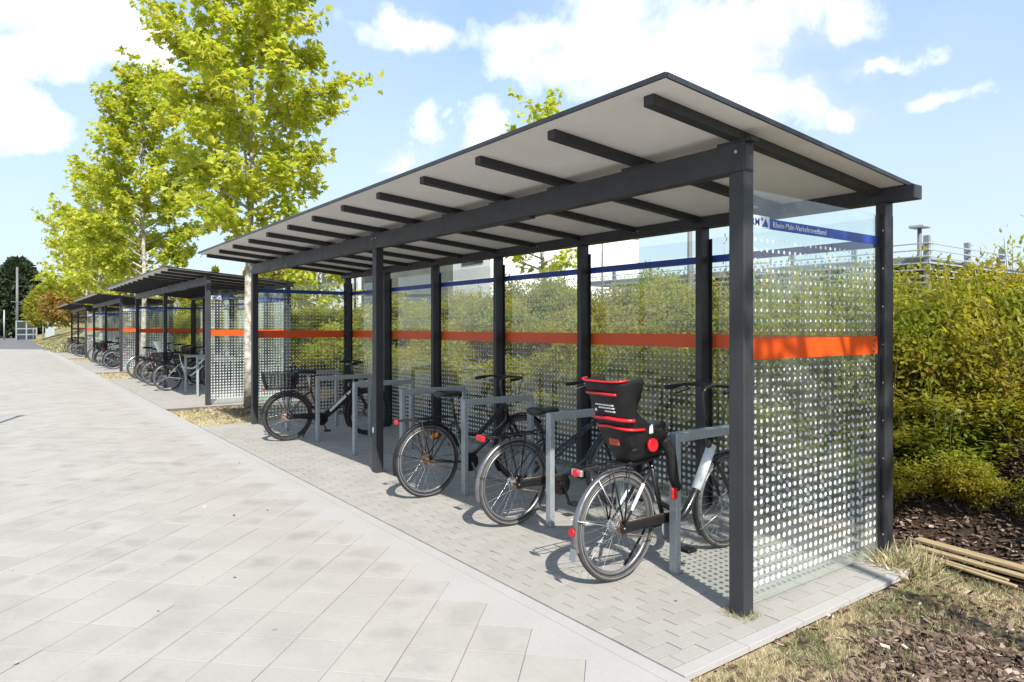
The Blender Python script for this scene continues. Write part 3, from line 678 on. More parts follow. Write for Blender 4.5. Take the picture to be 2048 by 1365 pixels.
def make_wheel(root, ax, cx, tyre, hub, hubr=.03, rimmat=None, disc=False, reflector=None, hubw=.05, tr=.021):
    prof = [(RW - tr + tr * math.cos(a), tr * math.sin(a)) for a in np.linspace(0, 2*PI, 11)[:-1]]
    w = MB().lathe_y(0, 0, prof, 48).obj('wheel', tyre, root, (cx, 0, RW))
    rp = [(RW - .040, -.011), (RW - .036, -.013), (RW - .058, -.011), (RW - .066, 0), (RW - .058, .011), (RW - .036, .013)]
    MB().lathe_y(0, 0, rp, 48).obj('rim', rimmat or M_RIM, w)
    if tyre is not M_DUSTY or True:
        MB().lathe_y(0, 0, [(RW - .027, -.0195), (RW - .021, -.0217), (RW - .021, .0217), (RW - .027, .0195)], 48).obj('reflective_band', M_WALLG, w)
    sp = MB()
    for k in range(28):
        a = 2*PI*k/28; s = 1 if k % 2 else -1; b = a + s * (.9 if (k//2) % 2 else -.9)
        sp.tube([((RW-.062)*math.cos(a), 0, (RW-.062)*math.sin(a)), (hubr*math.cos(b), s*hubw*.6, hubr*math.sin(b))], .0012, 3, False)
    stuff(sp.obj('spokes', M_CHROME, w))
    h = MB(); h.cyl((0, -hubw, 0), (0, hubw, 0), hubr*.8, 14); h.disc((0, -hubw*.75, 0), (0, 1, 0), hubr*1.25, .006, 16); h.disc((0, hubw*.75, 0), (0, 1, 0), hubr*1.25, .006, 16); h.cyl((0, -.075, 0), (0, .075, 0), .006, 8)
    h.obj('hub', hub, w)
    if disc: MB().disc((0, .055, 0), (0, 1, 0), .085, .003, 24).obj('brake_disc', M_RUST, w)
    if reflector:
        a = reflector; m = MB(); m.bbox((-.045, -.008, -.02), (.045, .008, .02), .006); o = m.obj('reflector', M_ORREF, w, (.24*math.cos(a), -.005, .24*math.sin(a))); o.rotation_euler = (0, -a + .9, 0)
    return w
def make_bike(style='step', paint_m=None, tyre=None, guard_m=None, rack=True, wb=1.10, basket=None, light='slot', bars='city', hub=None, saddle_z=.95, reflector=None, decal=None, stay_m=None, simple=False, seatpost=None, rim=None, saddle_x=.25, black_bar=False):
    paint_m = paint_m or M_BLACK; tyre = tyre or M_RUBBER; guard_m = guard_m or M_PLASTIC; hub = hub or M_CHROME; stay_m = stay_m or paint_m
    r = empty('bicycle'); A = (0, 0, RW); BB = (.455, 0, .285); ST = (.315, 0, .72); HB = (wb - .165, 0, .66); HT = (wb - .225, 0, .86); SX = saddle_x; FA = (wb, 0, RW)
    make_wheel(r, 0, 0, tyre, hub, .036 if style != 'ebike' else .045, rim, style == 'ebike', reflector, tr=.021 if style != 'ebike' else .025)
    make_wheel(r, 0, wb, tyre, M_CHROME, .022 if style != 'ebike' else .03, rim, style == 'ebike', tr=.021 if style != 'ebike' else .025)
    f = MB()
    f.tube([BB, ST], .0175, 12); f.cyl((BB[0], -.045, BB[2]), (BB[0], .045, BB[2]), .026, 14); f.tube([HB, HT], .021, 12)
    for s in (-1, 1):
        f.tube([(0, s*.062, RW), (.30, s*.045, .30), BB], .010, 8); f.tube([(0, s*.062, RW), (.25, s*.035, .64), (.325, s*.012, .69)], .008, 8)
    if style == 'silver':
        f.tube(smooth_path([(HB[0]-.165, 0, .485), (HB[0]-.24, 0, .385), (.62, 0, .30), BB]), .028, 12)
        MB().tube([(HB[0]+.002, 0, .765), (HB[0]-.175, 0, .47)], [.035, .035], 14).obj('down_tube', M_SILVERP, r)
        for q in (-1, 1): MB().tube([(.075, q*.058, .445), (.20, q*.045, .595)], .0115, 8).obj('seat_stay', M_SILVERP, r)
        f.tube(smooth_path([(.40, 0, .44), (.50, 0, .385), (.60, 0, .33)]), .018, 10)
    elif style == 'mixte':
        for s in (-1, 1): f.tube([(HT[0]+.02, s*.014, .82), (.37, s*.016, .53)], .008, 8)
        f.tube([(HB[0]-.01, 0, .68), (HB[0]-.2, 0, .47), BB], .018, 10); f.tube([(HT[0], 0, .80), (.385, 0, .48)], .012, 8)
    elif style == 'step':
        f.tube([HB, (BB[0]+.02, 0, .31)], .022, 12); f.tube(smooth_path([(HT[0]+.02, 0, .82), (.70, 0, .62), (.56, 0, .545), (.335, 0, .60)]), .024, 12)
    elif style == 'diamond':
        f.tube([HB, BB], .02, 12); f.tube([(HT[0], 0, .83), (ST[0]+.02, 0, .70)], .016, 12)
    elif style == 'ebike':
        m = MB(); m.bar((HB[0]+.02, 0, .72), (.50, 0, .315), .075, .095); m.obj('down_tube', paint_m, r)
        MB().bar((.815, -.0385, .605), (.585, -.0385, .395), .002, .036).obj('decal', M_WHITEP, r)
        MB().bar((.885, -.0385, .672), (.835, -.0385, .625), .002, .03).obj('decal', M_WHITEP, r)
        m = MB(); m.bbox((.40, -.06, .22), (.56, .06, .37), .03); m.obj('motor', M_PLASTIC, r)
        f.bar((HB[0]-.03, 0, .765), (HT[0]+.02, 0, .86), .06, .06)
        MB().bbox((.86, -.04, .735), (1.0, .04, .79), .012).obj('battery_cap', paint_m, r)
    if seatpost: MB().tube([ST, (SX + .03, 0, saddle_z - .03)], .0135, 12).obj('seat_post', seatpost, r)
    else: f.tube([ST, (SX + .03, 0, saddle_z - .03)], .0135, 12)
    f.obj('frame', paint_m, r)
    k = MB(); HC = (HB[0]+.012, 0, .635)
    k.bar((HC[0], -.05, HC[2]), (HC[0], .05, HC[2]), .035, .03)
    for s in (-1, 1): k.tube(smooth_path([(HC[0]+.005, s*.046, HC[2]), (wb-.06, s*.052, .48), (wb, s*.055, RW)], 4), [.016]*5 + [.014]*3 + [.011], 10)
    k.obj('fork', paint_m if style != 'silver' else M_BLACK, r)
    # stem, handlebar, grips
    hz = 1.10 if bars == 'city' else bars; bw = .30 if bars == 'city' else .25; hx = HT[0] + .01
    s_ = MB(); s_.tube(smooth_path([(HT[0], 0, .86), (HT[0]-.035, 0, hz - .05), (hx + .05, 0, hz), (hx + .09, 0, hz)], 4), .0135, 10); s_.obj('stem', M_CHROME if style in ('mixte',) else M_BLACK, r)
    b_ = MB(); b_.tube(smooth_path([(hx - .13, bw, hz - .015), (hx + .02, bw - .03, hz), (hx + .09, .12, hz), (hx + .095, 0, hz), (hx + .09, -.12, hz), (hx + .02, .03 - bw, hz), (hx - .13, -bw, hz - .015)], 5), .011, 10); hbar = b_.obj('handlebar', M_PLASTIC, r)
    for s in (-1, 1):
        MB().tube([(hx - .15, s*(bw+.004), hz - .017), (hx - .03, s*(bw-.012), hz - .006)], .0165, 10).obj('grip', M_PLASTIC, hbar)
        MB().tube([(hx + .03, s*(bw-.038), hz - .01), (hx + .055, s*(bw-.05), hz - .03), (hx - .06, s*(bw-.015), hz - .06)], .006, 6).obj('brake_lever', M_CHROME if bars == 'city' else M_PLASTIC, hbar)
    cb = MB()
    for s in (-1, 1): cb.tube(smooth_path([(hx + .05, s*.24, hz - .02), (hx + .16, s*.12, hz + .03), (hx + .17, s*.03, hz - .16), (HB[0]+.03, s*.02, .64)], 5), .003, 5)
    cb.obj('cable', M_PLASTIC, r)
    MB().ell((hx + .17, 0, .86), (.04, .035, .04), 12, 8).obj('headlight', M_PLASTIC, r)
    # saddle
    V = []; F = []; sx = [(-.13, .085, .018), (-.10, .095, .026), (-.04, .088, .024), (.02, .055, .020), (.08, .026, .016), (.14, .018, .006)]
    for x, w, h in sx:
        for j, a in enumerate(np.linspace(0, 2*PI, 13)[:-1]): V.append((SX + x, w * math.cos(a), saddle_z + h + (.026 if math.sin(a) > 0 else .034) * math.sin(a)))
    for i in range(len(sx) - 1):
        for j in range(12): F.append((i*12+j, i*12+(j+1) % 12, (i+1)*12+(j+1) % 12, (i+1)*12+j))
    F.append(tuple(range(12))[::-1]); F.append(tuple(range(60, 72))); sd_ = MB(); sd_.add(V, F, True); so = sd_.obj('saddle', M_LEATHER, r)
    rl = MB()
    for s in (-1, 1): rl.tube(smooth_path([(SX-.10, s*.05, saddle_z - .012), (SX-.02, s*.022, saddle_z - .028), (SX+.08, s*.018, saddle_z - .022), (SX+.12, 0, saddle_z)], 3), .004, 6)
    rl.obj('saddle_rail', M_CHROME, so)
    # drivetrain on the right (local -y)
    d = MB(); d.disc((BB[0], -.058, BB[2]), (0, 1, 0), .092, .004, 28); d.disc((BB[0], -.058, BB[2]), (0, 1, 0), .03, .02, 14); d.obj('chainring', M_PLASTIC if style != 'silver' else M_WALLG, r)
    if style in ('silver', 'ebike', 'mixte'): g_ = MB(); g_.bbox((-.02, -.072, .315), (.47, -.05, .375), .008); g_.obj('chain_guard', M_PLASTIC, r)
    ch = MB(); ch.tube([(BB[0], -.058, BB[2]+.09), (0, -.048, RW+.035)], .0045, 5); ch.tube([(BB[0], -.058, BB[2]-.09), (0, -.048, RW-.035)], .0045, 5); ch.obj('chain', M_RUST, r)
    MB().disc((0, -.045, RW), (0, 1, 0), .04, .02, 18).obj('sprocket', M_RUST, r)
    ca = math.radians(-65)
    for s, a in ((-1, ca), (1, ca + PI)):
        e = (BB[0] + .17*math.cos(a), s*.075, BB[2] + .17*math.sin(a)); c_ = MB(); c_.bar((BB[0], s*.07, BB[2]), e, .014, .024, (0, 1, 0)); co = c_.obj('crank', M_PLASTIC if style != 'step' else M_CHROME, r)
        p_ = MB(); p_.bbox((e[0]-.045, min(e[1]+s*.02, e[1]+s*.11), e[2]-.012), (e[0]+.045, max(e[1]+s*.02, e[1]+s*.11), e[2]+.012), .006); p_.obj('pedal', M_PLASTIC, co)
    ks = MB(); ks.tube([(.33, .05, .27), (.24, .16, .005)], .008, 8); ks.obj('kickstand', M_PLASTIC, r)
    # mudguards with stays
    gr = RW + .022
    guard(MB(), 0, RW, gr, 15, 196 if style != 'ebike' else 175).obj('mudguard', guard_m, r)
    guard(MB(), wb, RW, gr, -8 if False else 40, 215).obj('mudguard', M_PLASTIC if guard_m is not M_GUARD else paint_m, r)
    st = MB()
    for s in (-1, 1):
        for a in (120, 165): st.tube([(0, s*.068, RW), (gr*math.cos(math.radians(a)), s*.03, RW + gr*math.sin(math.radians(a)))], .003, 5)
        st.tube([(wb, s*.066, RW), (wb + gr*math.cos(math.radians(205)), s*.03, RW + gr*math.sin(math.radians(205)))], .003, 5)
    st.obj('mudguard_stay', M_PLASTIC if style != 'silver' else M_CHROME, r)
    if rack:
        q = MB(); z = .745
        for s in (-1, 1):
            q.tube(smooth_path([(.27, s*.04, z), (.12, s*.055, z), (-.24, s*.06, z), (-.30, s*.045, z), (-.315, 0, z)], 4), .0055, 7)
            q.tube([(.0, s*.068, RW + .01), (-.10, s*.062, z - .005)], .0055, 7); q.tube([(.0, s*.068, RW + .01), (.06, s*.062, z - .005)], .0055, 7)
        for x in (.15, .02, -.10, -.22): q.tube([(x, -.058, z), (x, .058, z)], .0045, 6)
        q.tube([(.2, 0, z), (-.31, 0, z)], .0045, 6); q.obj('luggage_rack', M_PLASTIC, r)
        if light == 'wide': m = MB(); m.bbox((-.345, -.055, z - .025), (-.318, .055, z + .02), .008); m.obj('tail_light', M_REDP, r)
        elif light == 'round':
            m = MB(); m.bbox((-.345, -.048, z - .035), (-.322, .048, z + .005), .006); m.obj('light_housing', M_CHROME, r)
            MB().disc((-.349, 0, z - .015), (1, 0, 0), .024, .014, 16).obj('tail_light', M_REDP, r)
        else: m = MB(); m.bbox((-.34, -.035, z - .03), (-.32, .035, z + .01), .008); m.obj('tail_light', M_REDP, r)
    if light == 'round':
        c = math.radians(176); m = MB(); m.disc((gr*math.cos(c) - .012, 0, RW + gr*math.sin(c)), (1, 0, 0), .026, .012, 16); m.obj('reflector', M_REDP, r)
        m = MB(); m.add([(-.375, -.030, .20), (-.375, .030, .20), (-.365, .026, .27), (-.365, -.026, .27), (-.378, -.030, .20), (-.378, .030, .20), (-.368, .026, .27), (-.368, -.026, .27)], [(0,1,2,3),(7,6,5,4),(0,4,5,1),(1,5,6,2),(2,6,7,3),(3,7,4,0)]); m.obj('mud_flap', M_WALLG, r)
    if basket:
        b = MB(); x0, x1, hw, z0, z1 = -.30, .08, .16, .765, .965
        if basket == 'front': x0, x1, z0, z1 = wb - .16, wb + .14, .80, 1.03
        t = .025
        for z in np.linspace(z0, z1, 12):
            e = t * (z - z0) / (z1 - z0) * 1.5; P = [(x0 - e, -hw - e, z), (x1 + e, -hw - e, z), (x1 + e, hw + e, z), (x0 - e, hw + e, z)]; b.tube(P + [P[0]], .0045 if z < z1 else .007, 5)
        for kx in range(9):
            x = lerp(x0, x1, kx/8)
            for s in (-1, 1): b.tube([(x, s*hw, z0), (x, s*(hw + t*1.5), z1)], .0038, 4)
            b.tube([(x, -hw, z0), (x, hw, z0)], .0038, 4)
        for ky in range(8):
            y = lerp(-hw, hw, ky/7)
            for xx, s in ((x0, -1), (x1, 1)): b.tube([(xx, y, z0), (xx + s*t*1.5, y, z1)], .0038, 4)
        b.obj('basket', M_PLASTIC, r)
    return r
BG = 'bicycles parked under the shelters'
def place(b, x, y, head=0.0, lean=0.0, label=None):
    b.rotation_mode = 'ZXY' if False else 'XYZ'; b.location = (x, y, 0); b.rotation_euler = (lean, 0, PI/2 - head); tag(b, label, 'bicycle', BG)
place(make_bike('silver', M_BLACK, M_DUSTY, M_GUARD, light='round', seatpost=M_PLASTIC, stay_m=M_CHROME, wb=1.13, saddle_x=.31, bars=1.19), -.83, -.158 + .0, .0, .0, 'black and silver city bike carrying a child seat, nearest the camera')
place(make_bike('mixte', M_NAVY, M_DUSTY, M_GUARD, light='wide', hub=M_CHROME, saddle_z=.90, wb=1.15, saddle_x=.30), -2.20, .04, .02, .03, 'navy city bike with wide red tail light, behind the child seat bike')
place(make_bike('step', M_BLACK, M_RUBBER, M_PLASTIC, light='slot', hub=M_RUST, reflector=1.25, wb=1.14), -3.43, -.06, -.02, -.02, 'black step-through bike with orange wheel reflector beside the middle post')
place(make_bike('ebike', M_BLACK, M_RUBBER, M_PLASTIC, basket='rear', seatpost=M_CHROME, wb=1.17, saddle_z=.96, rim=M_PLASTIC), -7.43, -.07, .15, .02, 'black electric bike with white frame decal and rear basket')
far = [make_bike('diamond', M_BLACK, M_RUBBER, M_PLASTIC, light='slot'), make_bike('step', M_SILVERP, M_RUBBER, M_PLASTIC, basket='rear'), make_bike('diamond', M_PINK, M_RUBBER, M_CHROME, light='wide'), make_bike('mixte', M_GREEN, M_RUBBER, M_PLASTIC, basket='front')]
spots = [(1, -16.8, .0, .05, 'silver bike with rear basket, frontmost in the second shelter'), (0, -18.6, .0, .12, 'black bike under the pale child seat in the second shelter'), (3, -19.9, .02, .0, 'dark green bike with front basket under the second shelter'), (2, -21.7, .05, -.1, 'maroon bike farthest from the camera in the second shelter'),
         (0, -27.6, .0, .1, 'black diamond-frame bike frontmost in the third shelter'), (2, -28.9, .1, -.05, 'maroon bike second from the front in the third shelter'), (1, -30.4, .0, .12, 'silver basket bike in the middle of the third shelter'), (3, -31.9, .05, .0, 'green front-basket bike at the back of the third shelter'), (0, -33.6, .0, .1, 'black bike farthest back in the third shelter'),
         (3, -40.9, .0, .1, 'green front-basket bike frontmost in the farthest shelter'), (0, -42.6, .0, .0, 'black bike second from the front in the farthest shelter'), (2, -44.3, .05, .12, 'maroon bike in the middle of the farthest shelter'), (1, -46.0, .0, .05, 'silver basket bike near the far end of the farthest shelter'), (0, -47.6, -.05, .0, 'black bike last in the row under the farthest shelter')]
used = set()
for t, x, y, hd, lab in spots:
    b = far[t] if t not in used else dup(far[t]); used.add(t); place(b, x, y, hd, random.uniform(-.06, .04), lab)

# child seat on the nearest bike
def child_seat(loc, rz, shell_m, red, label, lean=0):
    r = empty('child_bike_seat', loc, rz, label, 'child seat'); r.rotation_euler = (lean, -.10, rz)
    def section(h):                       # outer U section at height h: (half width, back x, front x)
        if h < .14: w = lerp(.10, .145, h/.14); b = lerp(-.10, -.145, h/.14); f = lerp(.16, .20, h/.14)
        elif h < .36: t = (h-.14)/.22; w = lerp(.145, .165, t); b = lerp(-.145, -.205, t); f = lerp(.20, -.085, min(1, t*1.25)**.75)
        else: t = (h-.36)/.18; w = lerp(.165, .178, t); b = lerp(-.205, -.265, t); f = lerp(-.085, -.03, math.sin(t*PI*.62))
        return w, b, f
    def pt(h, u, off=0.0):                # u -1..1 round the U
        w, b, f = section(h); w += off; b -= off
        a = abs(u); s = 1 if u > 0 else -1
        if a < .45: q = a/.45; return (b + .028 * q**4, s * w * .86 * q, h)
        q = (a-.45)/.55; rr = min(1, q/.18); return (b + .028 + (f - b - .028) * q, s * w * (.86 + .14 * math.sin(rr*PI/2)), h)
    n, m = 28, 20; V = []; F = []
    hs = np.linspace(0, .53, m)
    for off in (0, -.016):
        for h in hs:
            for u in np.linspace(-1, 1, n): V.append(pt(h, u, off))
    o2 = n * m
    for i in range(m-1):
        for j in range(n-1):
            a = i*n+j; F.append((a, a+1, a+n+1, a+n)); F.append((o2+a, o2+a+n, o2+a+n+1, o2+a+1))
    for j in range(n-1): F.append((j, o2+j, o2+j+1, j+1)); a = (m-1)*n+j; F.append((a, a+1, o2+a+1, o2+a))
    for i in range(m-1): F.append((i*n, i*n+n, o2+i*n+n, o2+i*n)); a = i*n+n-1; F.append((a, o2+a, o2+a+n, a+n))
    s = MB(); s.add(V, F, True); s.obj('shell', shell_m, r)
    c = MB(); c.bbox((-.10, -.125, .05), (.18, .125, .10), .02); c.bar((-.105, 0, .10), (-.205, 0, .50), .25, .03, (1, 0, 0)); c.obj('padding', M_PLASTIC if red else shell_m, r)
    for q in (-1, 1):
        ft = MB(); ft.tube(smooth_path([(.16, q*.13, .10), (.20, q*.155, .0), (.21, q*.16, -.16), (.24, q*.16, -.24)], 4), [.035]*9 + [.03]*4, 8)
        ft.obj('leg_rest', shell_m, r)
    b = MB(); b.bbox((-.09, -.075, -.045), (.20, .075, -.001), .015); b.tube(smooth_path([(.10, .05, -.02), (.26, .05, -.03), (.34, .03, -.06)], 4), .008, 8); b.tube(smooth_path([(.10, -.05, -.02), (.26, -.05, -.03), (.34, -.03, -.06)], 4), .008, 8); b.obj('carrier_bracket', M_PLASTIC, r)
    if red:
        def band(h, h2, u0, u1, rad, name='red_trim'):
            P = [pt(lerp(h, h2, abs(u)**1.5), u, .010) for u in np.linspace(u0, u1, 22)]; MB().tube(P, rad, 8).obj(name, M_REDP, r)
        band(.290, .262, -.62, .60, .0115); band(.235, .185, -.74, .76, .009); band(.455, .437, -.38, .38, .0085)
        P = [pt(.527, u, .004) for u in np.linspace(-.62, .62, 22)]; MB().tube([(a, b_, c_ + .008) for a, b_, c_ in P], .0065, 8).obj('red_trim', M_REDP, r)
        for q in (-1, 1): MB().disc((.04, q*.150, .09), (0, 1, 0), .042, .022, 20).obj('red_knob', M_REDP, r)
        m_ = MB(); m_.bbox((-.150, -.045, .105), (-.139, .045, .150), .004); m_.obj('reflector', paint('dark_orange_reflector', (.40, .05, .02), .3), r)
        mk = MB()
        for z, wd in ((.372, .16), (.352, .13), (.330, .09)):
            y = -.08
            while y < -.08 + wd: l = random.uniform(.006, .012); x = section(z)[1] - .0035; mk.box((x, y, z), (x + .003, y + l, z + .009)); y += l + .004
        mk.disc((section(.34)[1] - .003, .085, .338), (1, 0, 0), .010, .003, 10); mk.obj('print', M_WALLW, r)
        MB().bbox((.02, -.152, .16), (.06, -.136, .22), .006).obj('buckle', M_BEIGE, r)
        # red strap and lock cable hanging below
        MB().bbox((.17, -.18, -.30), (.22, -.155, -.22), .008).obj('strap_clip', M_REDP, r)
    return r
child_seat((-.83, -.02, .775), PI/2, M_PLASTIC, True, 'black child seat with red trim mounted over the nearest bike rear wheel', .0)
cs = child_seat((-18.62, .22, .80), PI/2, M_BEIGE, False, 'pale mint child seat on the second bike in the second shelter'); cs.scale = (.82, .82, .82)
cl = MB(); cl.tube(smooth_path([(-.80, .36, .60), (-.76, .32, .50), (-.742, .28, .36), (-.742, .27, .22), (-.75, .29, .18)], 6), .006, 6); cl.bbox((-.752, .25, .27), (-.737, .285, .36), .005)
tag(cl.obj('cable_lock', M_REDP), 'red cable lock hanging at the hoop beside the nearest bike', 'bike lock')

# ------------------------------------------------------------------ trees
def profile(t):       # crown radius along crown height 0..1
    return (.55 + .45 * math.sin(min(1, t / .28) * PI / 2)) * (1 - .80 * max(0, (t - .25) / .75) ** 1.3)
def make_tree(x, y, z0, H, R, cb, seed, label, nlimb=46, dens=1.0, leaf=.17, singles=0, group=None, mat=None, trunk_r=.085, kind='plane_tree', sparse=1.0):
    rs = np.random.default_rng(seed); root = empty(kind, (x, y, z0), 0, label, 'tree', group)
    wob = [(0.05*math.sin(3*t+seed), .05*math.cos(2.3*t+seed), 0) for t in np.linspace(0, 3, 12)]
    tp = [(wob[i][0]*min(1, i/3), wob[i][1]*min(1, i/3), H*.97*i/11) for i in range(12)]
    tm = MB(); tm.tube(tp, [trunk_r * (1 - .9*i/11) * (1.25 if i == 0 else 1) for i in range(12)], 14); tm.obj('trunk', M_BARK, root)
    C = []; D = []; branches = []
    for i in range(nlimb):
        t = (i + rs.random()*.8) / nlimb; zb = cb + (H - cb) * t * .93; az = i * 2.39996 + rs.normal() * .25
        Rr = R * profile(t) * rs.uniform(.78, 1.15); elv = math.radians(rs.uniform(22, 45) + 25 * t)
        d = np.array([math.cos(az), math.sin(az)]); Lh = Rr; pts = []
        for s in np.linspace(0, 1, 6): pts.append(np.array([d[0]*Lh*s, d[1]*Lh*s, zb + Lh*math.tan(elv)*(.75*s + .0*s*s) - .12*Lh*s*s*(1-t)]))
        r0 = max(.008, trunk_r * .42 * (1 - .75*t)); branches.append((pts, r0))
        nt = max(4, int(7 * Lh))
        for j in range(nt):
            s = .22 + .78 * (j + rs.random()) / nt; k = s * 5; a = pts[min(4, int(k))]; b = pts[min(5, int(k)+1)]; p = a + (b - a) * (k - int(k))
            ta = az + rs.uniform(-1.5, 1.5); tl = rs.uniform(.25, .55) * (1.1 - .4*t) * min(1.2, R/1.8 + .2)
            td = np.array([math.cos(ta), math.sin(ta), rs.uniform(-.1, .9)]); td /= np.linalg.norm(td); e = p + td * tl
            branches.append(([p, (p + e)/2 + rs.normal(size=3)*.02, e], .006))
            m = int(rs.uniform(9, 15) * dens)
            ss = rs.uniform(.1, 1.08, m)[:, None]; C.append(p + td * tl * ss + rs.normal(size=(m, 3)) * .085 * min(1, R/1.5)); dd = td + rs.normal(size=(m, 3)) * .8; dd[:, 2] -= .35; D.append(dd)
    C = np.concatenate(C); D = np.concatenate(D); n = len(C)
    if sparse < 1: k = rs.random(n) < sparse; C, D = C[k], D[k]; n = len(C)
    Nn = rs.normal(size=(n, 3)) * .55 + np.array([0, 0, 1.0]) + np.c_[C[:, :2], np.zeros(n)] * .25
    S = rs.uniform(.7, 1.25, n) * leaf; tint = np.clip(rs.beta(2.2, 2.2, n) * .8 + rs.normal(size=n)*.08 + (rs.random(n) < .06)*.3, 0, 1)
    keep = np.ones(n, bool)
    if singles:
        v = np.array([CAMX - x, CAMY - y, CAMH - z0 - H*.45]); sc_ = (C @ (v/np.linalg.norm(v))) + rs.normal(size=n)*.25; vis = (C[:, 2] < 8.0)
        idx = np.argsort(-np.where(vis, sc_, -9))[:singles]; keep[idx] = False
    me = scatter_mesh('crown', C[keep], D[keep], Nn[keep], S[keep], MAPLE, MAPLE_P, mat or M_PLANE, tint[keep]); cr = stuff(link('crown', me, root))
    if singles:
        var = []
        for q in range(6): var.append(scatter_mesh('leaf', np.zeros((1, 3)), np.array([[1., 0, 0]]), np.array([[0, 0, 1.]]), [1.0], MAPLE, MAPLE_P, mat or M_PLANE, np.array([.2 + q*.15])))
        for i in np.where(~keep)[0]:
            dv = Vector(D[i]).normalized(); nn = Vector(Nn[i]); nn = (nn - dv * nn.dot(dv)).normalized(); bv = nn.cross(dv)
            o = link('leaf', var[int(min(5, tint[i]*6))], cr); mt = Matrix((dv, bv, nn)).transposed().to_4x4(); s = S[i]
            o.matrix_local = Matrix.Translation(Vector(C[i])) @ mt @ Matrix.Diagonal((s, s, s, 1))
    if singles:
        tw = MB()
        for pts, r0 in branches:
            if r0 > .0061: MB().tube([tuple(p) for p in pts], [r0*(1 - .7*i/5) for i in range(6)], 6, False).obj('branch', M_BARK, root)
            else: tw.tube([tuple(p) for p in pts], [r0, r0*.7, r0*.4], 4, False)
        stuff(tw.obj('twigs', M_BARK, root))
    else:
        tw = MB()
        for pts, r0 in branches: tw.tube([tuple(p) for p in pts], [r0*(1 - .6*i/len(pts)) for i in range(len(pts))], 5 if r0 > .0061 else 3, False)
        stuff(tw.obj('branches', M_BARK, root))
    return root
TG = 'plane trees in the gaps between the shelters'
make_tree(-12.15, .71, 0, 11.6, 1.78, 3.2, 3, 'tall yellow-green plane tree nearest the camera, behind the near shelter', 70, 2.2, .148, 300, TG, trunk_r=.088)
make_tree(-25.5, .70, 0, 11.2, 2.25, 2.9, 11, 'second plane tree in the row, behind the second shelter', 66, 2.2, .16, 0, TG, trunk_r=.10)
make_tree(-39.6, .75, 0, 9.8, 2.6, 2.9, 19, 'third plane tree in the row, behind the third shelter', 48, .9, .20, 0, TG, trunk_r=.10)
make_tree(-54.5, 1.3, .4, 8.2, 3.0, 2.6, 23, 'farthest plane tree in the row, beyond the last shelter', 44, .9, .22, 0, TG, trunk_r=.12)
make_tree(-13.26, 9.31, 1.3, 7.0, 1.7, 1.6, 31, 'young plane tree on the bank whose top rises over the near roof', 30, .8, .18, 0, 'trees growing on the bank', trunk_r=.085)
make_tree(-24.9, 7.05, 1.3, 4.6, 2.2, .9, 37, 'low spreading tree on the bank beyond the near shelter far end', 30, .9, .18, 0, 'trees growing on the bank', trunk_r=.08)
make_tree(5.05, -.42, 0, 10.2, 1.6, 5.9, 41, 'plane tree beside the near end of the shelter, casting dappled shade', 30, .5, .17, 0, TG, trunk_r=.085)

# ------------------------------------------------------------------ shrubs on the bank
def shrub_parts(seed, h=1.0, r=.62, nst=26, leaf=.058, per=175):
    rs = np.random.default_rng(seed); C = []; D = []; st = MB()
    for i in range(nst):
        az = i * 2.4 + rs.normal()*.3; lean = rs.uniform(.1, 1.0)**.8; L = h * rs.uniform(.65, 1.15); P = []
        for s in np.linspace(0, 1, 6): P.append(np.array([math.cos(az)*r*lean*(s**1.2), math.sin(az)*r*lean*(s**1.2), L*(s - .38*lean*s*s*s)]))
        st.tube([tuple(p) for p in P], [.006*(1 - .14*k) for k in range(6)], 4, False)
        ks = rs.uniform(.18, 1.0, per)**.75 * 5; ki = np.minimum(4, ks.astype(int)); P = np.array(P); base = P[ki] + (P[ki+1] - P[ki]) * (ks - ki)[:, None]
        spread = rs.normal(size=(per, 3)) * np.array([.062, .062, .05]); C.append(base + spread); D.append(spread + rs.normal(size=(per, 3))*.05 + np.array([0, 0, .02]))
    C = np.concatenate(C); D = np.concatenate(D); C[:, 2] = np.maximum(C[:, 2], .02); n = len(C)
    Nn = rs.normal(size=(n, 3))*.6 + np.array([0, 0, .9]); S = rs.uniform(.6, 1.3, n)*leaf
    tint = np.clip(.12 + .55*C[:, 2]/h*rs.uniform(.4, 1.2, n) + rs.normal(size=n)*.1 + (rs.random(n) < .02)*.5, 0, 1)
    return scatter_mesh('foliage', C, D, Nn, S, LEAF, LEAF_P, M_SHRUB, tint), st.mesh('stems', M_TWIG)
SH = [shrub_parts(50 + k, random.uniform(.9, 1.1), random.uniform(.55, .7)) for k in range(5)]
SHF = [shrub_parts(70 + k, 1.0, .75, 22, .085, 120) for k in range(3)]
SG = 'shrubs on the planted bank'
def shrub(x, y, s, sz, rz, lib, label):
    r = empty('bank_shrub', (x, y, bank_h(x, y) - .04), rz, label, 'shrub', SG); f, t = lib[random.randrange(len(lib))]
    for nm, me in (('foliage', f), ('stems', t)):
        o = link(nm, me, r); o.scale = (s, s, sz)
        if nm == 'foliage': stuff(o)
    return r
LB = 'bushy yellow-green shrub on the bank seen through the near shelter glass'; LB1 = 'bushy yellow-green shrub on the bank right of the near shelter'; LB2 = 'yellow-green shrub on the bank behind the far shelters'
x = 3.6
row = 0
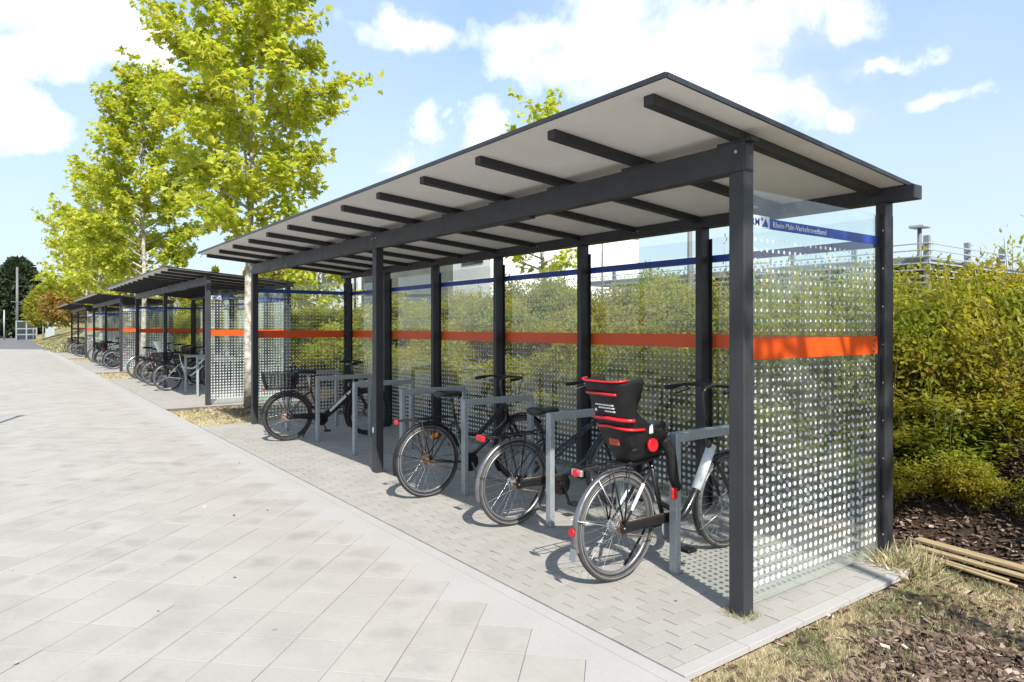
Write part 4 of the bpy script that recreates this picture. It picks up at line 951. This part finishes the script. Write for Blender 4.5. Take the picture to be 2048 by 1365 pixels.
for row, (yy, hh) in enumerate(((2.68, .66), (3.25, .84), (3.95, .95), (4.6, .95), (5.3, .9))):
    x = 4.2 - .3 * (row % 2)
    while x > -11.5:
        xx = x + random.uniform(-.26, .26); y2 = yy + random.uniform(-.3, .3)
        gap = (row == 0 and (xx > 1.1 or .28 < xx < .75)) or (row == 1 and .3 < xx < .6)
        if row > 1: hh2 = hh * (lerp(.84, 1.05, min(1, max(0, (-xx - .5) / 5))) * random.uniform(.7, 1.3))
        else: hh2 = hh * random.uniform(.6, 1.45)
        if not gap and not (row > 2 and xx > -3 and random.random() < .15): shrub(xx, y2, random.uniform(.8, 1.1), hh2, random.uniform(0, 6.28), SH, LB1 if xx > -.3 else LB)
        x -= .62 if row < 3 else .75
SHS = [shrub_parts(90 + k, 1.0, .42, 7, .055, 46) for k in range(3)]
for i in range(46):
    shrub(random.uniform(-4.5, 2.6), random.uniform(2.6, 4.7), random.uniform(.8, 1.2), random.uniform(1.0, 1.55), random.uniform(0, 6.28), SHS, 'loose tall shrub with sparse shoots rising out of the bank planting')
for (xx, yy, zz) in ((-.75, 3.3, 1.35), (-.45, 3.5, 1.5), (-.2, 3.2, 1.4), (-.6, 4.0, 1.3), (.1, 3.6, 1.45), (-1.0, 3.8, 1.4), (.45, 3.9, 1.3), (-.3, 4.2, 1.35)):
    shrub(xx, yy, 1.15, zz, random.uniform(0, 6.28), SHS, 'loose tall shrub with sparse shoots rising out of the bank planting'); shrub(xx + .1, yy + .1, 1.0, zz * .8, random.uniform(0, 6.28), SH, LB1)
for yy in (2.8, 3.7, 4.7, 5.8):
    x = -12.0
    while x > -50: shrub(x + random.uniform(-.3, .3), yy + random.uniform(-.3, .3), random.uniform(1.1, 1.5), random.uniform(.8, 1.15), random.uniform(0, 6.28), SHF, LB2); x -= 1.25
for i in range(13):
    xx = -.75 + i * .2 + random.uniform(-.08, .08); shrub(xx, 2.42 + random.uniform(-.06, .22), random.uniform(.35, .6), random.uniform(.3, .52), random.uniform(0, 6.28), SH if i % 3 else SHS, 'low straggling shrub along the foot of the bank right of the shelter')
for (x, y, s, z, lab) in ((.85, 2.75, .62, .5, 'small bright green shrub low on the mulch right of the shelter'), (.15, 2.62, .42, .36, 'tiny green sprout on the bark mulch beside the rear post'), (1.35, 2.7, .75, .6, 'yellow-green shrub at the far right edge above the planks')):
    o = shrub(x, y, s, z, 1.0, SH, lab)
# long bare shoot leaning out of the shrubs
tw = empty('bare_shoot', (1.02, 3.35, .75), 0, 'thin bare arching shoot with few leaves rising above the shrubs', 'shrub')
P = smooth_path([(0, 0, 0), (-.10, .03, .75), (-.30, .08, 1.30), (-.62, .12, 1.68), (-.80, .14, 1.80)], 6)
m = MB(); m.tube(P, [.007*(1 - .8*i/(len(P)-1)) for i in range(len(P))], 6)
for i in (9, 12, 15, 18, 21):
    p = P[i]; e = p + Vector((random.uniform(-.06, .02), random.uniform(-.06, .06), random.uniform(.03, .1))); m.tube([p, e], .002, 4)
m.obj('stem', M_TWIG, tw)
Cc = np.array([tuple(P[i]) for i in (8, 10, 11, 14, 16, 19)]) + rng.normal(size=(6, 3))*.02
for i in range(6): link('leaf', scatter_mesh('leaf', Cc[i:i+1], rng.normal(size=(1, 3)), rng.normal(size=(1, 3)), [.055], LEAF, LEAF_P, M_SHRUB, np.array([.6])), tw)
# dry yellow stalks arching over the mulch gap
for (a, b, c, lab) in (((.95, 3.0, .45), (.5, 2.85, .70), (.15, 2.75, .74), 'dry yellow grass stalk arching over the dark mulch gap'), ((.05, 2.7, .35), (.03, 2.62, .75), (.10, 2.55, 1.05), 'upright dry stalk among shrubs right of the rear post'), ((1.1, 2.9, .5), (.7, 2.75, .8), (.35, 2.7, 1.02), 'second, higher yellow stalk over the mulch gap')):
    tag(MB().tube(smooth_path([a, b, c], 6), .0035, 5).obj('dry_stalk', M_GRASS), lab, 'stalk')

# ------------------------------------------------------------------ mulch, lawn and litter
def chips(name, n, sampler, smin, smax, hfun, label=None):
    P = np.array([sampler() for _ in range(n)]); z = np.array([hfun(a, b) for a, b in P]); C = np.c_[P, z + rng.uniform(0, .015, n)]
    D = rng.normal(size=(n, 3)); D[:, 2] *= .3; Nn = rng.normal(size=(n, 3))*.35 + np.array([0, 0, 1]); S = rng.uniform(smin, smax, n)
    return stuff(link(name, scatter_mesh(name, C, D, Nn, S, CHIP, CHIP_P, M_CHIP, np.clip(rng.beta(1.6, 2.6, n), 0, 1))))
def s_bank():
    while True:
        x = random.uniform(-9.8, 3.8); y = 2.0 + random.random()**1.6 * 2.2
        if x > -1.2 or random.random() < .35: return x, y
chips('bark_mulch', 15000, s_bank, .02, .065, lambda a, b: hf(a, b) - .012)
def s_patch():
    while True:
        x, y = random.gauss(1.15, .55), random.gauss(.35, .5)
        if x > .62 - .25*y + random.gauss(0, .08): return x, y
chips('loose_bark_chips', 5200, s_patch, .015, .07, lambda a, b: -.045)
chips('tree_pit_mulch', 2200, lambda: (random.gauss(-11.6, .7), random.gauss(1.0, .5)), .02, .06, lambda a, b: -.045)
def blades(name, n, sampler, hmin, hmax, green, zf=lambda a, b: -.06, wid=1.0):
    P = np.array([sampler() for _ in range(n)]); C = np.c_[P, [zf(a, b) for a, b in P]]
    D = rng.normal(size=(n, 3))*np.array([.75, .75, .3]) + np.array([0, 0, .8]); Nn = rng.normal(size=(n, 3)); S = rng.uniform(hmin, hmax, n)
    g = np.array([green(a, b) for a, b in P]); tint = np.where(rng.random(n) < g, rng.uniform(0, .35, n), rng.uniform(.42, 1.0, n))
    T = [(a, b*wid, c) for a, b, c in BLADE]; return stuff(link(name, scatter_mesh(name, C, D, Nn, S, T, BLADE_P, M_GRASS, tint)))
def gpatch(a, b): return .5 + .5*math.sin(a*5.1 + 1.3*math.sin(b*4.2))*math.sin(b*5.7 + 1.1*math.sin(a*3.9))
def s_lawn():
    while True:
        x = .185 + abs(random.gauss(0, .75)) if random.random() < .55 else random.uniform(.215, 2.4); y = random.uniform(-.78, 2.0)
        if x < .24 and gpatch(x*3, y*3) < .55: continue
        d = ((x - 1.25)/.55)**2 + ((y - .3)/.5)**2
        if d < 1 and random.random() < .9: continue
        if y > -.87 + 0 and in_view(x, y, .3)[0]: return x, y
blades('lawn_grass', 52000, s_lawn, .018, .058, lambda a, b: .22 + .5*(gpatch(a, b) > .62) , wid=1.0)
blades('strip_grass', 9000, lambda: (random.uniform(-12.62, -9.62), random.uniform(-.76, 1.9)), .03, .08, lambda a, b: .25 + .5*(gpatch(a, b) > .6), wid=1.8)
blades('strip_grass', 5000, lambda: (random.uniform(-25.77, -22.37), random.uniform(-.76, 1.9)), .03, .09, lambda a, b: .25, wid=3.0)
blades('strip_grass', 3000, lambda: (random.uniform(-39.2, -35.5), random.uniform(-.76, 1.9)), .03, .09, lambda a, b: .2, wid=4.0)
blades('strip_grass', 9000, lambda: (random.uniform(-9.6, .3), random.gauss(1.97, .08)), .04, .16, lambda a, b: .8, wid=1.3)
blades('bank_grass', 16000, lambda: (random.uniform(-75, -48.8), random.uniform(-.9, 6)), .1, .3, lambda a, b: .75 if b < 1.2 else .12, lambda a, b: bank_h(a, b) - .05, 4.5)
for i in range(16):
    wx, wy = random.uniform(.25, 1.6), random.uniform(-.6, 1.3)
    for q in range(1): blades('weed_clump', 130, lambda: (random.gauss(wx, .045), random.gauss(wy, .045)), .03, .07, lambda a, b: .97, wid=2.2)
chips('lawn_litter', 1500, lambda: (random.uniform(.2, 2.2), random.uniform(-.7, 2.0)), .012, .05, lambda a, b: -.035)
def tuft(x, y, n, sp, h0, h1, g, label):
    o = blades('grass_tuft', n, lambda: (random.gauss(x, sp), random.gauss(y, sp)), h0, h1, lambda a, b: g, wid=.8); del o['kind']; tag(o, label, 'grass tuft')
def ring(x, y):
    while True:
        a, b = random.uniform(x-.13, x+.045), random.uniform(y-.045, y+.12)
        if not (x-.10 < a < x and y < b < y+.09): return a, b
o = blades('grass_tuft', 420, lambda: ring(0, 0), .02, .06, lambda a, b: .45, lambda a, b: -.005, .8); del o['kind']; tag(o, 'short tuft growing round the foot of the near front post', 'grass tuft')
tuft(.14, 1.62, 900, .09, .06, .26, .35, 'dry long grass tuft at the foot of the near rear post')
tuft(-.12, 1.50, 260, .04, .03, .10, .9, 'small green weed under the end glass beside the rear post')
tuft(.42, .86, 900, .10, .03, .09, .85, 'green grass patch at the paving corner beside the dry lawn')
# bundle of planks
def plank(p, q, w, h, lab):
    p, q = Vector(p), Vector(q); m = MB(); L = (q-p).length; m.bbox((0, -w/2, -h/2), (L, w/2, h/2), .003); o = m.obj('wooden_plank', M_WOOD); d = (q-p).normalized(); o.location = p; o.rotation_euler = d.to_track_quat('X', 'Z').to_euler(); tag(o, lab, 'plank', 'planks lying in a bundle on the mulch')
plank((.02, 2.07, .065), (.78, 1.99, .055), .085, .022, 'broad pale plank on top of the bundle beside the rear post')
plank((.05, 1.97, .040), (.80, 1.90, .030), .060, .020, 'narrower plank in front of the topmost broad plank')
plank((.10, 1.91, .005), (.72, 1.80, -.010), .030, .016, 'thin grey lath at the front bottom of the bundle')
plank((.04, 1.94, .012), (.66, 1.85, .000), .026, .016, 'thin lath lying between the front lath and the planks')
plank((.62, 2.02, .02), (1.5, 2.02, .02), .030, .016, 'single thin lath reaching out of the bundle to the right')
# fallen leaves and crumbs on the paving
lf = [scatter_mesh('fallen_leaf', np.zeros((1, 3)), np.array([[1., 0, 0]]), np.array([[0, .2, 1.]]), [1.0], MAPLE, MAPLE_P, M_CHIP, np.array([t])) for t in (.3, .6, .9)]
for i in range(46):
    if i < 26: x, y = random.uniform(-9, .1), random.uniform(-.7, 1.6)
    else: x, y = random.uniform(-10, 1), random.uniform(-4, -.9)
    o = link('fallen_leaf', lf[i % 3], None, (x, y, .006)); o.scale = [random.uniform(.012, .035)]*3; o.rotation_euler = (random.uniform(-.3, .3), random.uniform(-.3, .3), random.uniform(0, 6.28)); tag(o, 'small dry brown leaf scrap lying on the paving', 'leaf', 'dry leaf scraps on the paving')

# ------------------------------------------------------------------ distance
def conifer(x, y, z, H, R, seed, label, mat, n=9000, cat='tree', name='conifer_tree', size=.5):
    rs = np.random.default_rng(seed); r = empty(name, (x, y, z), 0, label, cat)
    MB().tube([(0, 0, 0), (0, 0, H*.9)], [R*.09, R*.02], 8).obj('trunk', M_TWIG, r)
    t = rs.random(n)**.8; a = rs.uniform(0, 2*PI, n); lump = 1 + .16*np.sin(a*5 + t*21) + .12*np.sin(a*9 - t*33)
    pr = (np.sin(np.clip(t*1.02 + .10, 0, 1)*PI)**.55 * (1 - .45*t)) if name != 'conifer_tree' else np.sqrt(np.clip(1 - t**2.6, 0, 1)) * (.80 + .2*np.sin(t*PI)) ; rad = R * pr * lump * np.sqrt(rs.uniform(.45, 1, n))
    C = np.c_[rad*np.cos(a), rad*np.sin(a), H*t]; D = np.c_[np.cos(a), np.sin(a), rs.normal(size=n)*.5] + rs.normal(size=(n, 3))*.5
    stuff(link('crown', scatter_mesh('crown', C, D, rs.normal(size=(n, 3)) + np.array([0, 0, .8]), rs.uniform(.6, 1.3, n)*size, LEAF, LEAF_P, mat, np.clip(rs.beta(2, 2.4, n) + .12*np.sin(a*3 + t*9), 0, 1)), r)); return r
conifer(-121, -1.8, 0, 11.4, 3.3, 5, 'tall dark evergreen tree at the end of the path', M_DARKLEAF, 14000, size=.75)
conifer(-128, -9.5, 0, 4.6, 3.2, 6, 'low dark bush left of the tall evergreen', M_DARKLEAF, 3000, 'shrub', 'evergreen_bush', .7)
conifer(-85, .6, 1.6, 5.4, 2.6, 7, 'greenish bush on the grass bank next to the evergreen', M_SHRUB, 7000, 'shrub', 'tall_bush', .35)
conifer(-77, 1.6, 2.0, 4.4, 2.5, 8, 'orange-red autumn bush on the grass bank', M_AUTUMN, 7000, 'shrub', 'tall_bush', .32)
conifer(-71, 3.0, 2.0, 5.6, 2.6, 9, 'yellow-brown bush on the bank behind the farthest shelter', M_AUTUMN, 7000, 'shrub', 'tall_bush', .32)
conifer(-66, 5.2, 2.1, 4.5, 2.6, 10, 'green bush on the bank directly left of the farthest plane tree', M_SHRUB, 6000, 'shrub', 'tall_bush', .32)
for i, (x, y) in enumerate(((-60, 8.5), (-55, 10), (-48, 10.5), (-41, 10.5))): conifer(x, y, 1.4, 4.2 + (i % 2)*.6, 2.7, 12 + i, 'green bush on top of the bank behind the far shelters', M_SHRUB, 5000, 'shrub', 'tall_bush', .3)['group'] = 'bushes on top of the bank'
def mast(x, y, z, H, r, label, arms=True, top=False):
    o = empty('lamp_mast', (x, y, z), 0, label, 'mast'); MB().tube([(0, 0, 0), (0, 0, H)], [r, r*.7], 12).obj('pole', M_MAST, o)
    if arms: MB().bar((-1.2, .6, H*.52), (1.2, -.6, H*.52), .06, .08).obj('crossarm', M_LAMELLA, o)
    if top: MB().bbox((-.35, -.35, H), (.35, .35, H + .16), .04).obj('lamp_head', M_LAMELLA, o)
    return o
mast(-102.5, -2.1, 0, 9.0, .17, 'grey mast with crossarm standing before the dark evergreen')
mast(-17.2, 20.8, 1.3, 5.2, .13, 'grey lamp mast above the shrubs behind the near glass wall', False, True)
mast(-12.1, 31.0, 1.3, 4.9, .13, 'lamp mast standing behind the louvred car park on the right', False, True)
mast(-41.1, 13.7, 1.3, 4.2, .10, 'thin grey post above the bank left of the near shelter rear', False, True)
mast(-26.7, 24.7, 1.3, 5.6, .07, 'very thin pole behind the middle of the rear glass', False, False)
for k, (x, y, h, lab) in enumerate(((-99, -3.4, 3.6, 'thin white pole left of the grey mast'), (-97, -.6, 3.6, 'thin white pole right of the grey mast'), (-95.5, .3, 3.3, 'white pole beside the blue sign'))): tag(MB().tube([(x, y, 0), (x, y, h)], .07, 8).obj('white_pole', M_LAMELLA), lab, 'pole')
sg = empty('stop_sign_board', (-95, 1.0, .4), 0, 'small white stand with a blue sign at the end of the path', 'sign'); MB().box((-.1, -.5, 0), (.1, .4, 2.6)).obj('board', M_LAMELLA, sg); MB().box((.105, -.35, 1.9), (.12, .25, 2.5)).obj('blue_sign', M_SIGNBLUE, sg)
kb = empty('kiosk', (-99, -1.2, 0), 0, 'low white framed kiosk beyond the grey mast', 'kiosk')
for yy in (-1.1, -.1, .9): MB().box((-.08, yy, 0), (.08, yy + .14, 2.2)).obj('frame', M_KIOSK, kb)
for zz in (.6, 1.3, 2.2): MB().box((-.07, -1.1, zz), (.07, 1.05, zz + .14)).obj('frame', M_KIOSK, kb)
MB().box((-.03, -1.0, .1), (.03, 1.0, 2.2)).obj('panel', M_WINDOW, kb)
# street lamp off to the left whose shadow tip falls on the plaza
lp = empty('street_lamp', (-8.3, -4.63, 0), 0, 'slim street lamp at the left of the plaza, its shadow tip on the slabs', 'street lamp')
MB().tube([(0, 0, 0), (0, 0, 4.8)], [.06, .04], 12).obj('pole', M_MAST, lp); MB().tube([(0, 0, 4.75), (0, 0, 4.83)], .07, 12).obj('lamp_head', M_MAST, lp)
# white hall behind the bank
hall = empty('white_hall', (-40, 26, 1.3), .0, 'long white flat-roofed hall behind the bank', 'building')
MB().box((-46, 0, 0), (0, 16, 8.2)).obj('wall', M_WALLW, hall); MB().box((-46.2, -.2, 8.2), (.2, 16.2, 8.5)).obj('roof', M_WALLG, hall); MB().box((-46, -.06, 0), (.0, -.01, 1.6)).obj('plinth', M_WALLG, hall)
for k in range(9): MB().box((-44 + k*5, -.05, 5.2), (-41 + k*5, -.01, 6.6)).obj('window', M_WINDOW, hall)
gb = empty('dark_gable_house', (-43.5, 18.0, 1.3), 0, 'dark clad building with white downpipes before the white hall', 'building')
MB().box((-3.2, 0, 0), (3.0, 5, 6.0)).obj('wall', M_SLATE, gb); MB().box((-3.4, -.15, 6.0), (3.2, 5.2, 6.3)).obj('roof', M_WALLG, gb)
for xx in (-2.2, 1.2): MB().box((xx, -.25, 0), (xx + .4, -.02, 6.0)).obj('pillar', M_WALLW, gb)
# louvred car park on the right
pk = empty('car_park', (-10.53, 28.1, 1.3), 0, 'open car park with rows of pale horizontal louvres, behind the shrubs', 'building')
for z in (0, 1.55, 3.1): MB().box((-22, .35, z), (-.35, 40, z + .22)).obj('deck', M_WALLG, pk)
MB().box((-21.5, 8, 0), (-6, 38, 4.0)).obj('core_wall', M_WALLG, pk)
for k in range(14):
    z = .2 + k * .28
    MB().bbox((-22, -.04, z), (.04, .0, z + .06), .01).obj('louvre', M_LAMELLA, pk); MB().bbox((.001, .0, z), (.041, 40, z + .06), .01).obj('louvre', M_LAMELLA, pk)
for k in range(8): MB().box((-21.9 + k*3.1, .02, 0), (-21.7 + k*3.1, .2, 4.2)).obj('column', M_WALLG, pk)
for k in range(9): MB().box((-.25, .1 + k*4.2, 0), (-.05, .35 + k*4.2, 4.2)).obj('column', M_WALLG, pk)
for i, (x, y, m, lab) in enumerate(((-14.5, 16.5, M_WALLW, 'white parked car roof glimpsed behind the shrubs, left one'), (-9.6, 17.5, M_WALLG, 'grey parked car glimpsed behind the shrubs, right one'))):
    c = empty('parked_car', (x, y, 1.3), .15, lab, 'car')
    b = MB(); prof = [(-2.1, .25), (-2.15, .7), (-1.5, .85), (-1.0, .95), (1.3, .95), (2.1, .8), (2.15, .3)]
    for s in (-.85, .85): pass
    b.add([(px, -.85, pz) for px, pz in prof] + [(px, .85, pz) for px, pz in prof], [tuple(range(7))[::-1], tuple(range(7, 14))] + [(k, k+1, k+8, k+7) for k in range(6)] + [(6, 0, 7, 13)]); b.obj('body', m, c)
    b = MB(); prof = [(-1.7, .9), (-1.1, 1.4), (.5, 1.42), (1.3, .9)]; b.add([(px, -.72, pz) for px, pz in prof] + [(px, .72, pz) for px, pz in prof], [(3, 2, 1, 0), (4, 5, 6, 7), (0, 1, 5, 4), (1, 2, 6, 5), (2, 3, 7, 6)]); b.obj('cabin', M_WINDOW, c)
    for wx in (-1.3, 1.3):
        for wy in (-.8, .8): MB().disc((wx, wy, .32), (0, 1, 0), .32, .2, 18).obj('wheel', M_RUBBER, c)
